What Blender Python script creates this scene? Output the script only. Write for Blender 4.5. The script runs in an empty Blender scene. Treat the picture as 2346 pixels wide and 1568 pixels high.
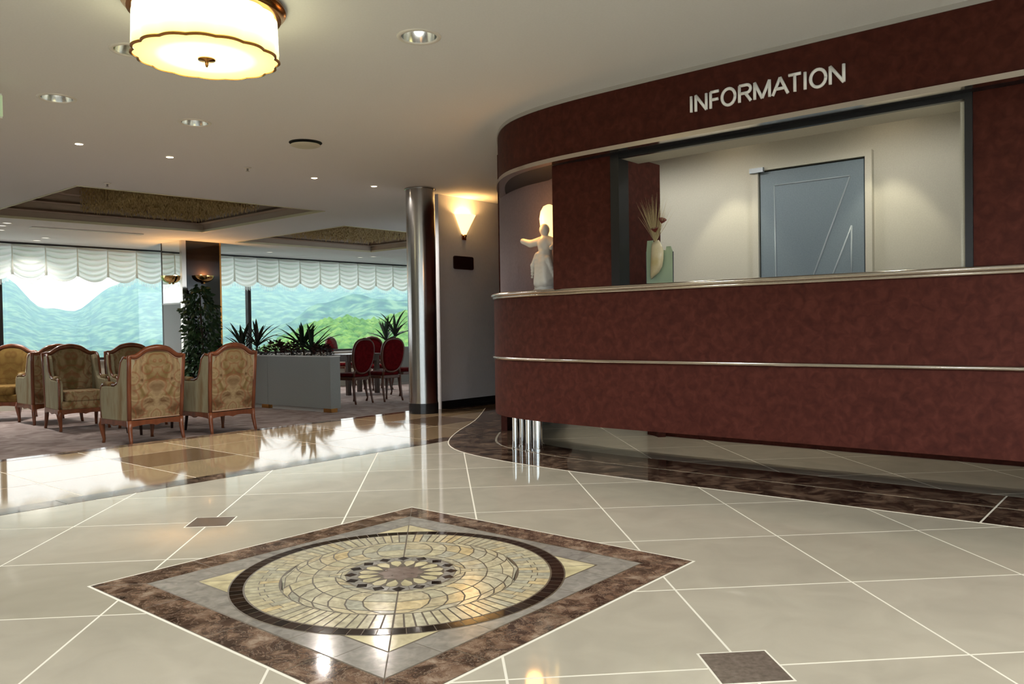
import bpy, math, random
from math import sin, cos, pi, sqrt, atan2, radians, hypot
from mathutils import Vector, Matrix, noise
from mathutils.geometry import tessellate_polygon

random.seed(7)
scene = bpy.context.scene
COL = scene.collection

# ------------------------------------------------------------------ camera
F_PX, YAW, PITCH, ROLL = 1845.32, .0882, -.0178, -.0151
CAM = Vector((-.1473, -1.9531, .8623))
_f = Vector((sin(YAW)*cos(PITCH), cos(YAW)*cos(PITCH), sin(PITCH)))
_r0 = Vector((cos(YAW), -sin(YAW), 0)); _u0 = _r0.cross(_f)
RIGHT = _r0*cos(ROLL)+_u0*sin(ROLL); UP = -_r0*sin(ROLL)+_u0*cos(ROLL)
cam_d = bpy.data.cameras.new('camera'); cam = bpy.data.objects.new('camera', cam_d); COL.objects.link(cam)
cam_d.sensor_fit = 'HORIZONTAL'; cam_d.sensor_width = 36; cam_d.lens = F_PX/2346*36
cam_d.clip_start = .02; cam_d.clip_end = 5000
m = Matrix((RIGHT, UP, -_f)).transposed().to_4x4(); m.translation = CAM; cam.matrix_world = m
scene.camera = cam

def ray(x, y): return _f+RIGHT*((x-1173)/F_PX)-UP*((y-784)/F_PX)
def at(x, y, z):                      # pixel -> point on the horizontal plane z
    d = ray(x, y); return CAM+d*((z-CAM.z)/d.z)
def hit(x, y, n, c):                  # pixel -> point on the vertical plane n.(x,y)=c
    d = ray(x, y); t = (c-n[0]*CAM.x-n[1]*CAM.y)/(n[0]*d.x+n[1]*d.y); return CAM+d*t
def dep(x, y, t): return CAM+ray(x, y)*t

# ------------------------------------------------------------------ world, light level
world = bpy.data.worlds.new('overcast_sky'); scene.world = world; world.use_nodes = True
bg = world.node_tree.nodes['Background']
bg.inputs['Color'].default_value = (.86, .94, 1.0, 1); bg.inputs['Strength'].default_value = .95
vs = scene.view_settings
vs.view_transform = 'Standard'; vs.look = 'None'; vs.gamma = 1.0; vs.use_curve_mapping = False
vs.exposure = 1.6
cy = scene.cycles
cy.max_bounces = 6; cy.diffuse_bounces = 3; cy.glossy_bounces = 3; cy.transmission_bounces = 4
cy.transparent_max_bounces = 10; cy.volume_bounces = 1
cy.sample_clamp_indirect = 6.0; cy.caustics_reflective = False; cy.caustics_refractive = False
cy.use_denoising = True
cy.use_adaptive_sampling = True; cy.adaptive_threshold = .04; cy.adaptive_min_samples = 16

def portal(name, c, d, w, h):          # tells Cycles where daylight enters (adds no light of its own)
    l = bpy.data.lights.new(name, 'AREA'); l.shape = 'RECTANGLE'; l.size = w; l.size_y = h; l.cycles.is_portal = True
    o = bpy.data.objects.new(name, l); COL.objects.link(o); o.location = c
    o.rotation_euler = Vector(d).to_track_quat('-Z', 'Y').to_euler()
portal('entrance_daylight', (-.65, -6.15, 1.15), (0, 1, 0), 9.1, 2.3)
portal('lounge_daylight', (-3.3, 14.55, 1.3), (.665, -.747, 0), 16, 1.8)

# ------------------------------------------------------------------ materials
class NT:
    def __init__(s, name):
        s.m = bpy.data.materials.new(name); s.m.use_nodes = True
        s.t = s.m.node_tree; s.n = s.t.nodes; s.b = s.n['Principled BSDF']; s.out = s.n['Material Output']
    def node(s, kind, **kw):
        n = s.n.new(kind)
        for k, v in kw.items():
            if k in n.inputs: n.inputs[k].default_value = v
            else: setattr(n, k, v)
        return n
    def link(s, a, b): s.t.links.new(a, b)
    def ramp(s, fac, stops):
        r = s.n.new('ShaderNodeValToRGB'); e = r.color_ramp.elements
        while len(e) < len(stops): e.new(.5)
        for i, (p, c) in enumerate(stops): e[i].position = p; e[i].color = (*c, 1)
        s.link(fac, r.inputs[0]); return r.outputs[0]
    def coords(s, kind='Object', scale=(1, 1, 1)):
        tc = s.n.new('ShaderNodeTexCoord'); mp = s.n.new('ShaderNodeMapping')
        mp.inputs['Scale'].default_value = scale; s.link(tc.outputs[kind], mp.inputs[0]); return mp.outputs[0]
    def bump(s, h, strength=.2, dist=.01):
        b = s.n.new('ShaderNodeBump'); b.inputs['Strength'].default_value = strength; b.inputs['Distance'].default_value = dist
        s.link(h, b.inputs['Height']); s.link(b.outputs[0], s.b.inputs['Normal'])

def mat(name, col, rough=.5, metal=0, spec=.5, coat=0, emit=None, estr=0, sheen=0):
    t = NT(name); b = t.b
    b.inputs['Base Color'].default_value = (*col, 1); b.inputs['Roughness'].default_value = rough
    b.inputs['Metallic'].default_value = metal; b.inputs['Specular IOR Level'].default_value = spec
    b.inputs['Coat Weight'].default_value = coat; b.inputs['Coat Roughness'].default_value = .05
    b.inputs['Sheen Weight'].default_value = sheen
    if emit: b.inputs['Emission Color'].default_value = (*emit, 1); b.inputs['Emission Strength'].default_value = estr
    return t.m
def mottled(name, stops, scale=8, rough=.5, detail=6, metal=0, spec=.5, bump=0, bdist=.005, kind='Object', sc=(1, 1, 1), coat=0, distort=0, rvar=None):
    t = NT(name); v = t.coords(kind, sc)
    n = t.node('ShaderNodeTexNoise', Scale=scale, Detail=detail, Distortion=distort); t.link(v, n.inputs['Vector'])
    t.link(t.ramp(n.outputs[0], stops), t.b.inputs['Base Color'])
    t.b.inputs['Roughness'].default_value = rough; t.b.inputs['Metallic'].default_value = metal
    t.b.inputs['Specular IOR Level'].default_value = spec; t.b.inputs['Coat Weight'].default_value = coat
    if bump: t.bump(n.outputs[0], bump, bdist)
    return t.m
def marble(name, stops, scale, rough=.06, dist=1.6):
    t = NT(name); v = t.coords('Object')
    n1 = t.node('ShaderNodeTexNoise', Scale=scale, Detail=8, Distortion=dist, Roughness=.62); t.link(v, n1.inputs['Vector'])
    vo = t.node('ShaderNodeTexVoronoi', feature='DISTANCE_TO_EDGE', Scale=scale*1.3)
    mx = t.node('ShaderNodeMixRGB', blend_type='ADD', Fac=.35); t.link(v, mx.inputs[1]); t.link(n1.outputs['Color'], mx.inputs[2]); t.link(mx.outputs[0], vo.inputs['Vector'])
    base = t.ramp(n1.outputs[0], stops)
    vein = t.ramp(vo.outputs[0], [(0, (1, 1, 1)), (.045, (0, 0, 0))])
    m2 = t.node('ShaderNodeMixRGB', blend_type='MIX'); t.link(vein, m2.inputs[0]); t.link(base, m2.inputs[1]); m2.inputs[2].default_value = (*stops[-1][1], 1)
    m3 = t.node('ShaderNodeMixRGB', blend_type='MIX', Fac=.55); t.link(base, m3.inputs[1]); t.link(m2.outputs[0], m3.inputs[2])
    t.link(m3.outputs[0], t.b.inputs['Base Color']); t.b.inputs['Roughness'].default_value = rough
    return t.m
def per_object(name, cols, rough=.12, grain=30, amount=.35):   # stone that varies from piece to piece
    t = NT(name); oi = t.node('ShaderNodeObjectInfo')
    n = len(cols); base = t.ramp(oi.outputs['Random'], [(i/(n-1), c) for i, c in enumerate(cols)])
    nz = t.node('ShaderNodeTexNoise', Scale=grain, Detail=5, Distortion=.8); t.link(t.coords('Object'), nz.inputs['Vector'])
    g = t.ramp(nz.outputs[0], [(.3, (1-amount,)*3), (.7, (1+amount*.4,)*3)])
    mx = t.node('ShaderNodeMixRGB', blend_type='MULTIPLY', Fac=1); t.link(base, mx.inputs[1]); t.link(g, mx.inputs[2])
    t.link(mx.outputs[0], t.b.inputs['Base Color']); t.b.inputs['Roughness'].default_value = rough
    return t.m

M = {}
M['tile'] = per_object('beige_porcelain', [(.40, .35, .265), (.43, .375, .285), (.41, .36, .27), (.445, .39, .30)], .055, 5, .10)
M['grout'] = mat('pale_grout', (.70, .64, .52), .5)
M['grout_dark'] = mat('mosaic_grout', (.075, .050, .025), .5)
M['corr_tile'] = per_object('tan_porcelain', [(.24, .165, .09), (.27, .185, .105), (.25, .175, .095)], .05, 6, .12)
M['brown_tile'] = mottled('brown_stone_tile', [(.3, (.085, .05, .026)), (.7, (.14, .085, .045))], 30, .10)
M['insert'] = mottled('brown_grey_insert_stone', [(.3, (.10, .075, .055)), (.7, (.17, .13, .10))], 60, .16)
M['emp'] = marble('dark_brown_marble', [(.30, (.018, .010, .007)), (.45, (.065, .035, .022)), (.56, (.17, .10, .062)), (.74, (.40, .30, .215))], 13, .07, .45)
M['emp_dark'] = marble('very_dark_brown_marble', [(.33, (.010, .006, .005)), (.48, (.050, .029, .019)), (.70, (.24, .155, .10))], 7, .06, .9)
M['grey_stone'] = per_object('grey_beige_stone', [(.27, .235, .19), (.31, .275, .225), (.25, .22, .185)], .14, 25, .3)
M['cream'] = per_object('cream_onyx', [(.62, .52, .29), (.56, .47, .27), (.64, .53, .32)], .12, 12, .35)
M['cream_grey'] = per_object('pale_cream_mosaic', [(.54, .46, .28), (.46, .41, .28), (.58, .48, .29), (.42, .39, .29), (.60, .45, .23)], .12, 30, .35)
M['black_stone'] = per_object('black_brown_mosaic', [(.012, .008, .006), (.03, .016, .010), (.018, .012, .009)], .08, 20, .4)
M['rose_brown'] = mottled('brown_rosette_stone', [(.3, (.10, .06, .045)), (.7, (.24, .17, .13))], 25, .15)
M['carpet'] = mottled('mauve_brown_carpet', [(.25, (.20, .14, .125)), (.5, (.34, .27, .25)), (.75, (.48, .40, .37))], 3.5, .95, 10, spec=.1, distort=1.5)
M['ceiling'] = mottled('warm_grey_ceiling_paint', [(.3, (.69, .705, .715)), (.7, (.72, .735, .745))], 90, .75, 3, spec=.25)
M['coffer'] = mat('coffer_beige_paint', (.42, .35, .28), .7)
M['coffer_trim'] = mat('coffer_brown_moulding', (.10, .065, .04), .5)
M['pale_trim'] = mat('pale_edge_moulding', (.62, .60, .42), .45)
M['wall_grey'] = mottled('grey_textile_wallcovering', [(.3, (.68, .68, .71)), (.7, (.74, .74, .77))], 160, .8, 3, spec=.2, sc=(1, 1, .15), bump=.05, bdist=.001)
M['wall_beige'] = mottled('beige_office_wallpaper', [(.3, (.52, .50, .42)), (.7, (.57, .55, .46))], 140, .8, 3, spec=.2)
M['wall_mauve'] = mottled('mauve_niche_wallcovering', [(.3, (.19, .145, .165)), (.7, (.22, .17, .19))], 60, .7, 4, spec=.3)
M['black_base'] = mat('black_gloss_skirting', (.012, .012, .013), .2)
M['counter'] = mottled('oxblood_suede_laminate', [(.25, (.040, .0088, .0055)), (.5, (.062, .0140, .0088)), (.72, (.085, .0215, .0138))], 22, .62, 9, spec=.14, distort=.6)
M['steel'] = mat('polished_trim_metal', (.62, .56, .50), .16, 1)
M['chrome'] = mat('bright_chrome', (.82, .83, .84), .06, 1)
M['dark_frame'] = mat('black_window_frame', (.010, .010, .012), .35)
M['light_trim'] = mat('pale_metal_trim', (.45, .43, .40), .4, .3)
M['letter'] = mat('white_enamel_letter', (.95, .95, .94), .35)
M['door'] = mottled('blue_grey_door_laminate', [(.3, (.17, .215, .25)), (.7, (.20, .25, .285))], 120, .55, 3, spec=.3)
M['door_edge'] = mat('pale_blue_grey_moulding', (.30, .35, .38), .35)
M['door_dark'] = mat('dark_door_gap', (.02, .02, .018), .6)
M['brass'] = mat('aged_brass', (.50, .24, .07), .22, 1)
M['gold'] = mat('polished_gold', (.75, .50, .20), .12, 1)
M['wood'] = mottled('red_brown_carved_wood', [(.3, (.11, .030, .010)), (.7, (.22, .065, .022))], 14, .3, 5, sc=(1, 1, .2), coat=.3)
M['wood_red'] = mottled('dark_red_mahogany', [(.3, (.045, .013, .006)), (.7, (.10, .032, .014))], 14, .35, 5, sc=(1, 1, .2))
M['wood_dark'] = mottled('dark_walnut', [(.3, (.022, .009, .006)), (.7, (.055, .022, .012))], 14, .3, 5, sc=(1, 1, .2))
M['red'] = mottled('crimson_velvet', [(.3, (.055, .002, .003)), (.7, (.10, .004, .005))], 20, .9, 4, spec=.05)
M['planter'] = mottled('grey_green_planter_laminate', [(.3, (.19, .195, .185)), (.7, (.215, .22, .21))], 80, .45, 3)
M['soil'] = mottled('dark_planter_gravel', [(.3, (.02, .018, .016)), (.7, (.12, .115, .11))], 30, .9, 6)
M['leaf_dark'] = per_object('dark_green_blade', [(.006, .020, .010), (.010, .030, .014), (.016, .012, .010)], .4, 10, .4)
M['leaf'] = mottled('deep_green_foliage', [(.3, (.008, .035, .008)), (.7, (.03, .085, .02))], 6, .45, 4)
M['bark'] = mottled('brown_bark', [(.3, (.03, .018, .01)), (.7, (.07, .045, .025))], 25, .85)
M['porcelain'] = mat('white_glazed_porcelain', (.62, .60, .56), .25)
M['glass_pale'] = None
M['white_plastic'] = mat('white_metal_ring', (.70, .68, .63), .4)
M['reflector'] = mat('downlight_reflector', (.80, .80, .76), .18, 1)
M['vent'] = mat('cream_vent_disc', (.55, .52, .42), .5)
M['dark_gap'] = mat('black_gap', (.01, .01, .01), .8)
M['concrete'] = mat('pale_forecourt_paving', (.38, .37, .35), .8)
M['aluminium'] = mat('bronze_window_frame', (.030, .026, .024), .4)
M['dry_grass'] = mat('dry_straw', (.52, .43, .24), .8)
M['dry_red'] = mat('dried_red_flower', (.16, .02, .012), .8)
M['crystal'] = mottled('amber_crystal_strand', [(.3, (.30, .22, .09)), (.7, (.50, .39, .18))], 20, .25, 3)

# brushed column metal
t = NT('brushed_steel_column'); v = t.coords('Object', (60, 60, 1.2))
n = t.node('ShaderNodeTexNoise', Scale=3, Detail=4); t.link(v, n.inputs['Vector'])
t.link(t.ramp(n.outputs[0], [(.3, (.38, .37, .36)), (.7, (.48, .47, .46))]), t.b.inputs['Base Color'])
t.b.inputs['Metallic'].default_value = 1; t.b.inputs['Roughness'].default_value = .2
M['column'] = t.m
M['mirror'] = mat('silvered_mirror', (.75, .78, .78), .02, 1)
M['black_glass'] = mat('black_polished_stone', (.012, .008, .007), .06)

def thin_glass(name, tint, gl=.06, rough=.01):
    t = NT(name); t.n.remove(t.b)
    tr = t.node('ShaderNodeBsdfTransparent'); tr.inputs[0].default_value = (*tint, 1)
    g = t.node('ShaderNodeBsdfGlossy'); g.inputs['Roughness'].default_value = rough
    mx = t.node('ShaderNodeMixShader'); mx.inputs[0].default_value = gl
    t.link(tr.outputs[0], mx.inputs[1]); t.link(g.outputs[0], mx.inputs[2]); t.link(mx.outputs[0], t.out.inputs[0]); return t.m
M['pane'] = thin_glass('window_glass', (.95, .975, .97), .04)
M['green_glass'] = thin_glass('pale_green_glass', (.70, .86, .74), .10)
def fabric_translucent(name, col, amt):
    t = NT(name); tl = t.node('ShaderNodeBsdfTranslucent'); tl.inputs[0].default_value = (*col, 1)
    t.b.inputs['Base Color'].default_value = (*col, 1); t.b.inputs['Roughness'].default_value = .8
    mx = t.node('ShaderNodeMixShader'); mx.inputs[0].default_value = amt
    t.link(t.b.outputs[0], mx.inputs[1]); t.link(tl.outputs[0], mx.inputs[2]); t.link(mx.outputs[0], t.out.inputs[0]); return t.m
M['curtain'] = fabric_translucent('white_sheer_blind_cloth', (.95, .95, .90), .6)

# floral tapestry (mirrored about the chair's middle)
def tapestry(name, cols):
    t = NT(name); tc = t.n.new('ShaderNodeTexCoord')
    sx = t.node('ShaderNodeSeparateXYZ'); t.link(tc.outputs['Object'], sx.inputs[0])
    ab = t.node('ShaderNodeMath', operation='ABSOLUTE'); t.link(sx.outputs[0], ab.inputs[0])
    cb = t.node('ShaderNodeCombineXYZ'); t.link(ab.outputs[0], cb.inputs[0]); t.link(sx.outputs[2], cb.inputs[1]); t.link(sx.outputs[1], cb.inputs[2])
    nz = t.node('ShaderNodeTexNoise', Scale=4.6, Detail=5, Distortion=1.0); t.link(cb.outputs[0], nz.inputs['Vector'])
    vo = t.node('ShaderNodeTexVoronoi', Scale=5.0); t.link(cb.outputs[0], vo.inputs['Vector'])
    wv = t.node('ShaderNodeMath', operation='SINE'); mu = t.node('ShaderNodeMath', operation='MULTIPLY'); mu.inputs[1].default_value = 22
    t.link(vo.outputs['Distance'], mu.inputs[0]); t.link(mu.outputs[0], wv.inputs[0])
    base = t.ramp(nz.outputs[0], [(.30, cols[0]), (.48, cols[1]), (.60, cols[2]), (.74, cols[0])])
    fl = t.ramp(wv.outputs[0], [(.45, (0, 0, 0)), (.95, (1, 1, 1))])
    mx = t.node('ShaderNodeMixRGB', blend_type='MIX'); f2 = t.node('ShaderNodeMath', operation='MULTIPLY'); f2.inputs[1].default_value = .5
    t.link(fl, f2.inputs[0]); t.link(f2.outputs[0], mx.inputs[0]); t.link(base, mx.inputs[1]); mx.inputs[2].default_value = (*cols[3], 1)
    t.link(mx.outputs[0], t.b.inputs['Base Color']); t.b.inputs['Roughness'].default_value = .85
    t.b.inputs['Specular IOR Level'].default_value = .15
    return t.m
M['tapestry'] = tapestry('floral_tapestry', [(.13, .07, .03), (.36, .265, .145), (.20, .14, .055), (.23, .075, .035)])
M['tapestry_gold'] = tapestry('gold_tapestry', [(.15, .08, .022), (.23, .14, .04), (.18, .11, .03), (.14, .065, .018)])
M['side_cloth'] = mottled('sage_striped_side_cloth', [(.3, (.30, .25, .15)), (.5, (.38, .34, .22)), (.7, (.27, .19, .10))], 5, .85, 5, spec=.1, sc=(1, 2.2, .5))
M['gimp'] = mat('pale_pink_piping', (.48, .30, .20), .7)

def lamp_gradient(name, axis, stops):
    # cream glass lit from inside: white where the bulbs sit, yellow towards the rim
    t = NT(name); tc = t.n.new('ShaderNodeTexCoord'); sx = t.node('ShaderNodeSeparateXYZ'); t.link(tc.outputs['Object'], sx.inputs[0])
    if axis == 'r':
        cb = t.node('ShaderNodeCombineXYZ'); t.link(sx.outputs[0], cb.inputs[0]); t.link(sx.outputs[1], cb.inputs[1])
        ln = t.node('ShaderNodeVectorMath', operation='LENGTH'); t.link(cb.outputs[0], ln.inputs[0]); v = ln.outputs['Value']; lo, hi = 0, .30
    else: v = sx.outputs[2]; lo, hi = -.24, -.04
    mr = t.node('ShaderNodeMapRange'); mr.inputs['From Min'].default_value = lo; mr.inputs['From Max'].default_value = hi; t.link(v, mr.inputs['Value'])
    t.link(t.ramp(mr.outputs[0], stops), t.b.inputs['Emission Color']); t.b.inputs['Emission Strength'].default_value = 1.25
    t.b.inputs['Base Color'].default_value = (.25, .22, .12, 1); t.b.inputs['Roughness'].default_value = .3; return t.m
M['drum_glow'] = lamp_gradient('lit_cream_drum_glass', 'z', [(0, (.50, .44, .10)), (.25, (.62, .56, .22)), (.5, (.95, .88, .55)), (.85, (.95, .88, .55)), (1, (.55, .47, .14))])
M['disc_glow'] = lamp_gradient('lit_cream_disc_glass', 'r', [(0, (.98, .90, .58)), (.45, (.95, .86, .48)), (.72, (.56, .50, .15)), (1, (.45, .40, .10))])
def lamp_glass(name, col, strength):
    t = NT(name); t.b.inputs['Base Color'].default_value = (.8, .75, .6, 1); t.b.inputs['Roughness'].default_value = .3
    t.b.inputs['Emission Color'].default_value = (*col, 1); t.b.inputs['Emission Strength'].default_value = strength; return t.m
M['shade_glow'] = lamp_glass('lit_cream_glass', (1.0, .84, .46), 4.2)
M['sconce_glow'] = lamp_glass('lit_opal_sconce_glass', (1.0, .56, .18), 1.3)
M['figure_glow'] = lamp_glass('lit_amber_glass', (1.0, .62, .20), .8)
M['bulb_cool'] = lamp_glass('lit_fluorescent_bulb', (.95, 1.0, .95), 3)
M['bulb_warm'] = lamp_glass('lit_halogen', (1.0, .80, .55), 5)
M['bulb_soft'] = lamp_glass('dim_downlight_lens', (1.0, .95, .85), .35)
M['exit_green'] = lamp_glass('green_lit_sign_face', (.03, .40, .16), .12)

# ------------------------------------------------------------------ mesh helpers
class MB:
    def __init__(s): s.v = []; s.f = []
    def add(s, vs_, fs_):
        o = len(s.v); s.v += [tuple(q) for q in vs_]; s.f += [tuple(i+o for i in q) for q in fs_]; return s
    def box(s, x0, x1, y0, y1, z0, z1):
        return s.add([(x0, y0, z0), (x1, y0, z0), (x1, y1, z0), (x0, y1, z0), (x0, y0, z1), (x1, y0, z1), (x1, y1, z1), (x0, y1, z1)],
                     [(0, 3, 2, 1), (4, 5, 6, 7), (0, 1, 5, 4), (1, 2, 6, 5), (2, 3, 7, 6), (3, 0, 4, 7)])
    def obox(s, c, ax, ay, hx, hy, z0, z1):      # box oriented in plan
        P = [(c[0]+ax[0]*a*hx+ay[0]*b*hy, c[1]+ax[1]*a*hx+ay[1]*b*hy) for a, b in ((-1, -1), (1, -1), (1, 1), (-1, 1))]
        return s.prism(P, z0, z1)
    def prism(s, poly, z0, z1, axis='z'):
        n = len(poly)
        def q(p, h): return {'z': (p[0], p[1], h), 'x': (h, p[0], p[1]), 'y': (p[0], h, p[1])}[axis]
        vs_ = [q(p, z0) for p in poly]+[q(p, z1) for p in poly]
        fs_ = [tuple(range(n-1, -1, -1)), tuple(range(n, 2*n))]+[(i, (i+1) % n, (i+1) % n+n, i+n) for i in range(n)]
        return s.add(vs_, fs_)
    def loft(s, rings, close=True, cap=True):
        n = len(rings[0]); vs_ = [p for r in rings for p in r]; fs_ = []
        for k in range(len(rings)-1):
            for i in range(n if close else n-1):
                j = (i+1) % n; fs_.append((k*n+i, k*n+j, (k+1)*n+j, (k+1)*n+i))
        if cap and close:
            fs_.append(tuple(range(n-1, -1, -1))); b = (len(rings)-1)*n; fs_.append(tuple(range(b, b+n)))
        return s.add(vs_, fs_)
    def lathe(s, prof, n=24, c=(0, 0, 0), lobes=0, amp=0, cap=True):
        rings = []
        for r, z in prof:
            rings.append([(c[0]+(r*(1+amp*abs(sin(lobes*a/2)) if lobes else r))*cos(a) if lobes else c[0]+r*cos(a),
                           c[1]+(r*(1+amp*abs(sin(lobes*a/2))))*sin(a) if lobes else c[1]+r*sin(a), c[2]+z) for a in [2*pi*i/n for i in range(n)]])
        return s.loft(rings, True, cap)
    def tube(s, path, rad, n=8, flat=1.0, cap=True, closed=False):
        path = [Vector(p) for p in path]; rr = rad if isinstance(rad, (list, tuple)) else [rad]*len(path)
        rings = []; prev = None; L = len(path)
        for i, p in enumerate(path):
            if closed: t_ = path[(i+1) % L]-path[i-1]
            else: t_ = path[min(i+1, L-1)]-path[max(i-1, 0)]
            if t_.length < 1e-9: t_ = Vector((0, 0, 1))
            t_.normalize()
            if prev is None:
                ref = Vector((0, 0, 1)) if abs(t_.z) < .9 else Vector((1, 0, 0)); a = t_.cross(ref).normalized()
            else:
                a = (prev-t_*prev.dot(t_));
                a = a.normalized() if a.length > 1e-6 else t_.orthogonal().normalized()
            prev = a; b = t_.cross(a)
            rings.append([p+(a*cos(2*pi*k/n)*flat+b*sin(2*pi*k/n))*rr[i] for k in range(n)])
        if closed: rings.append(rings[0]); return s.loft(rings, True, False)
        return s.loft(rings, True, cap)
    def ribbon(s, pts, z0, z1):                  # vertical sheet above a plan path
        n = len(pts); return s.add([(p[0], p[1], z0) for p in pts]+[(p[0], p[1], z1) for p in pts], [(i, i+1, n+i+1, n+i) for i in range(n-1)])
    def band(s, A, B, z0, z1):                   # slab between two plan paths
        n = len(A); vs_ = [(p[0], p[1], z) for z in (z0, z1) for P_ in (A, B) for p in P_]
        fs_ = []
        for i in range(n-1):
            fs_ += [(i, n+i, n+i+1, i+1), (2*n+i, 2*n+i+1, 3*n+i+1, 3*n+i), (i, i+1, 2*n+i+1, 2*n+i), (n+i, 3*n+i, 3*n+i+1, n+i+1)]
        fs_ += [(0, 2*n, 3*n, n), (n-1, 2*n-1, 4*n-1, 3*n-1)]
        return s.add(vs_, fs_)
    def poly(s, pts, z): return s.add([(p[0], p[1], z) for p in pts], [tuple(range(len(pts)))])
    def build(s, name, material, parent=None, smooth=False, bevel=0, loc=None, rz=None):
        me = bpy.data.meshes.new(name); me.from_pydata(s.v, [], s.f); me.validate(); me.update()
        import bmesh
        bm = bmesh.new(); bm.from_mesh(me); bmesh.ops.recalc_face_normals(bm, faces=bm.faces); bm.to_mesh(me); bm.free()
        o = bpy.data.objects.new(name, me); COL.objects.link(o)
        me.materials.append(M[material] if isinstance(material, str) else material)
        if smooth:
            me.shade_smooth() if smooth is True else None
            if smooth is not True:
                me.shade_smooth(); me.set_sharp_from_angle(angle=radians(smooth))
        if parent: o.parent = parent
        if loc is not None: o.location = loc
        if rz is not None: o.rotation_euler = (0, 0, rz)
        if bevel:
            b = o.modifiers.new('bevel', 'BEVEL'); b.width = bevel; b.segments = 2; b.limit_method = 'ANGLE'; b.angle_limit = radians(40)
        return o
def tag(o, label, cat=None, group=None, kind=None):
    o['label'] = label
    if cat: o['category'] = cat
    if group: o['group'] = group
    if kind: o['kind'] = kind
    return o
def thing(name, label, cat, loc=(0, 0, 0), rz=0, group=None):
    o = bpy.data.objects.new(name, None); COL.objects.link(o); o.location = loc; o.rotation_euler = (0, 0, rz)
    o.empty_display_size = .1
    return tag(o, label, cat, group)
def struct(o, label): return tag(o, label, kind='structure')
def copy_tree(o, parent=None):
    c = o.copy(); COL.objects.link(c); c.parent = parent
    for ch in [q for q in bpy.data.objects if q.parent == o]: copy_tree(ch, c)
    return c
def catmull(P, step=.05):
    P = [Vector((p[0], p[1])) for p in P]; Q = [2*P[0]-P[1]]+P+[2*P[-1]-P[-2]]; out = []
    for i in range(1, len(Q)-2):
        a, b, c, d = Q[i-1:i+3]; n = max(2, int((c-b).length/step))
        for k in range(n):
            t_ = k/n; out.append(.5*((2*b)+(c-a)*t_+(2*a-5*b+4*c-d)*t_*t_+(3*b-a-3*c+d)*t_**3))
    out.append(P[-1]); return out
def offset(path, d):                             # + = to the left of travel
    out = []
    for i, p in enumerate(path):
        t_ = path[min(i+1, len(path)-1)]-path[max(i-1, 0)]; t_.normalize(); out.append(p+Vector((-t_.y, t_.x))*d)
    return out
def resample(path, n):
    L = [0]
    for a, b in zip(path, path[1:]): L.append(L[-1]+(b-a).length)
    out = []; k = 0
    for i in range(n):
        s_ = L[-1]*i/(n-1)
        while k < len(L)-2 and L[k+1] < s_: k += 1
        f_ = (s_-L[k])/max(1e-9, L[k+1]-L[k]); out.append(path[k].lerp(path[k+1], f_))
    return out
def clip(poly, n, c):                            # keep n.p <= c
    out = []
    for i in range(len(poly)):
        a, b = poly[i-1], poly[i]; da = n[0]*a[0]+n[1]*a[1]-c; db = n[0]*b[0]+n[1]*b[1]-c
        if (da <= 0) != (db <= 0):
            k = da/(da-db); out.append((a[0]+(b[0]-a[0])*k, a[1]+(b[1]-a[1])*k))
        if db <= 0: out.append(b)
    return out
def area(p): return abs(sum(p[i-1][0]*p[i][1]-p[i][0]*p[i-1][1] for i in range(len(p)))/2)

ZC = 2.30            # ceiling
ZL = -.30            # lounge floor
R2 = sqrt(2)
U = Vector((1/R2, 1/R2)); V = Vector((-1/R2, 1/R2))      # the lounge is set at 45 degrees to the tile grid
def uv(u, v): return U*u+V*v
EDGE = 7.08/R2       # v of the step down to the lounge
T = .6

# ================================================================== STRUCTURE
# --- lobby floor: grout bed plus tiles
floor = MB().prism([uv(-6.8, EDGE), uv(6.2, EDGE), (8.0, 1.0), (8.0, -6.2), (-8.4, -6.2)], -.32, -.0006).build('floor', 'grout')
struct(floor, 'polished beige tiled lobby floor with brown marble bands')
C0 = Vector((-.3, .9)); DM = 1.0644              # medallion centre and half diagonal
def in_med(p): return abs(p[0]-C0.x)+abs(p[1]-C0.y) < DM-.03
BAND0, BAND1 = 4.35/R2, 4.57/R2                  # dark band between lobby and corridor (v values)
g = .0075
for i in range(-11, 13):
    for j in range(-9, 11):
        x0, y0 = i*T, j*T
        sq = [(x0+g/2, y0+g/2), (x0+T-g/2, y0+g/2), (x0+T-g/2, y0+T-g/2), (x0+g/2, y0+T-g/2)]
        if all(in_med(p) for p in sq): continue
        sq = clip(sq, (-1/R2, 1/R2), BAND0-.003)
        if len(sq) < 3 or area(sq) < 1e-3: continue
        if hypot(x0+.3-CAM.x, y0+.3-CAM.y) > 9 or y0 < -5.6: continue
        if x0+y0 > 5.8: continue
        MB().prism(sq, -.012, 0).build('floor_tile', 'tile', floor)
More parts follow.
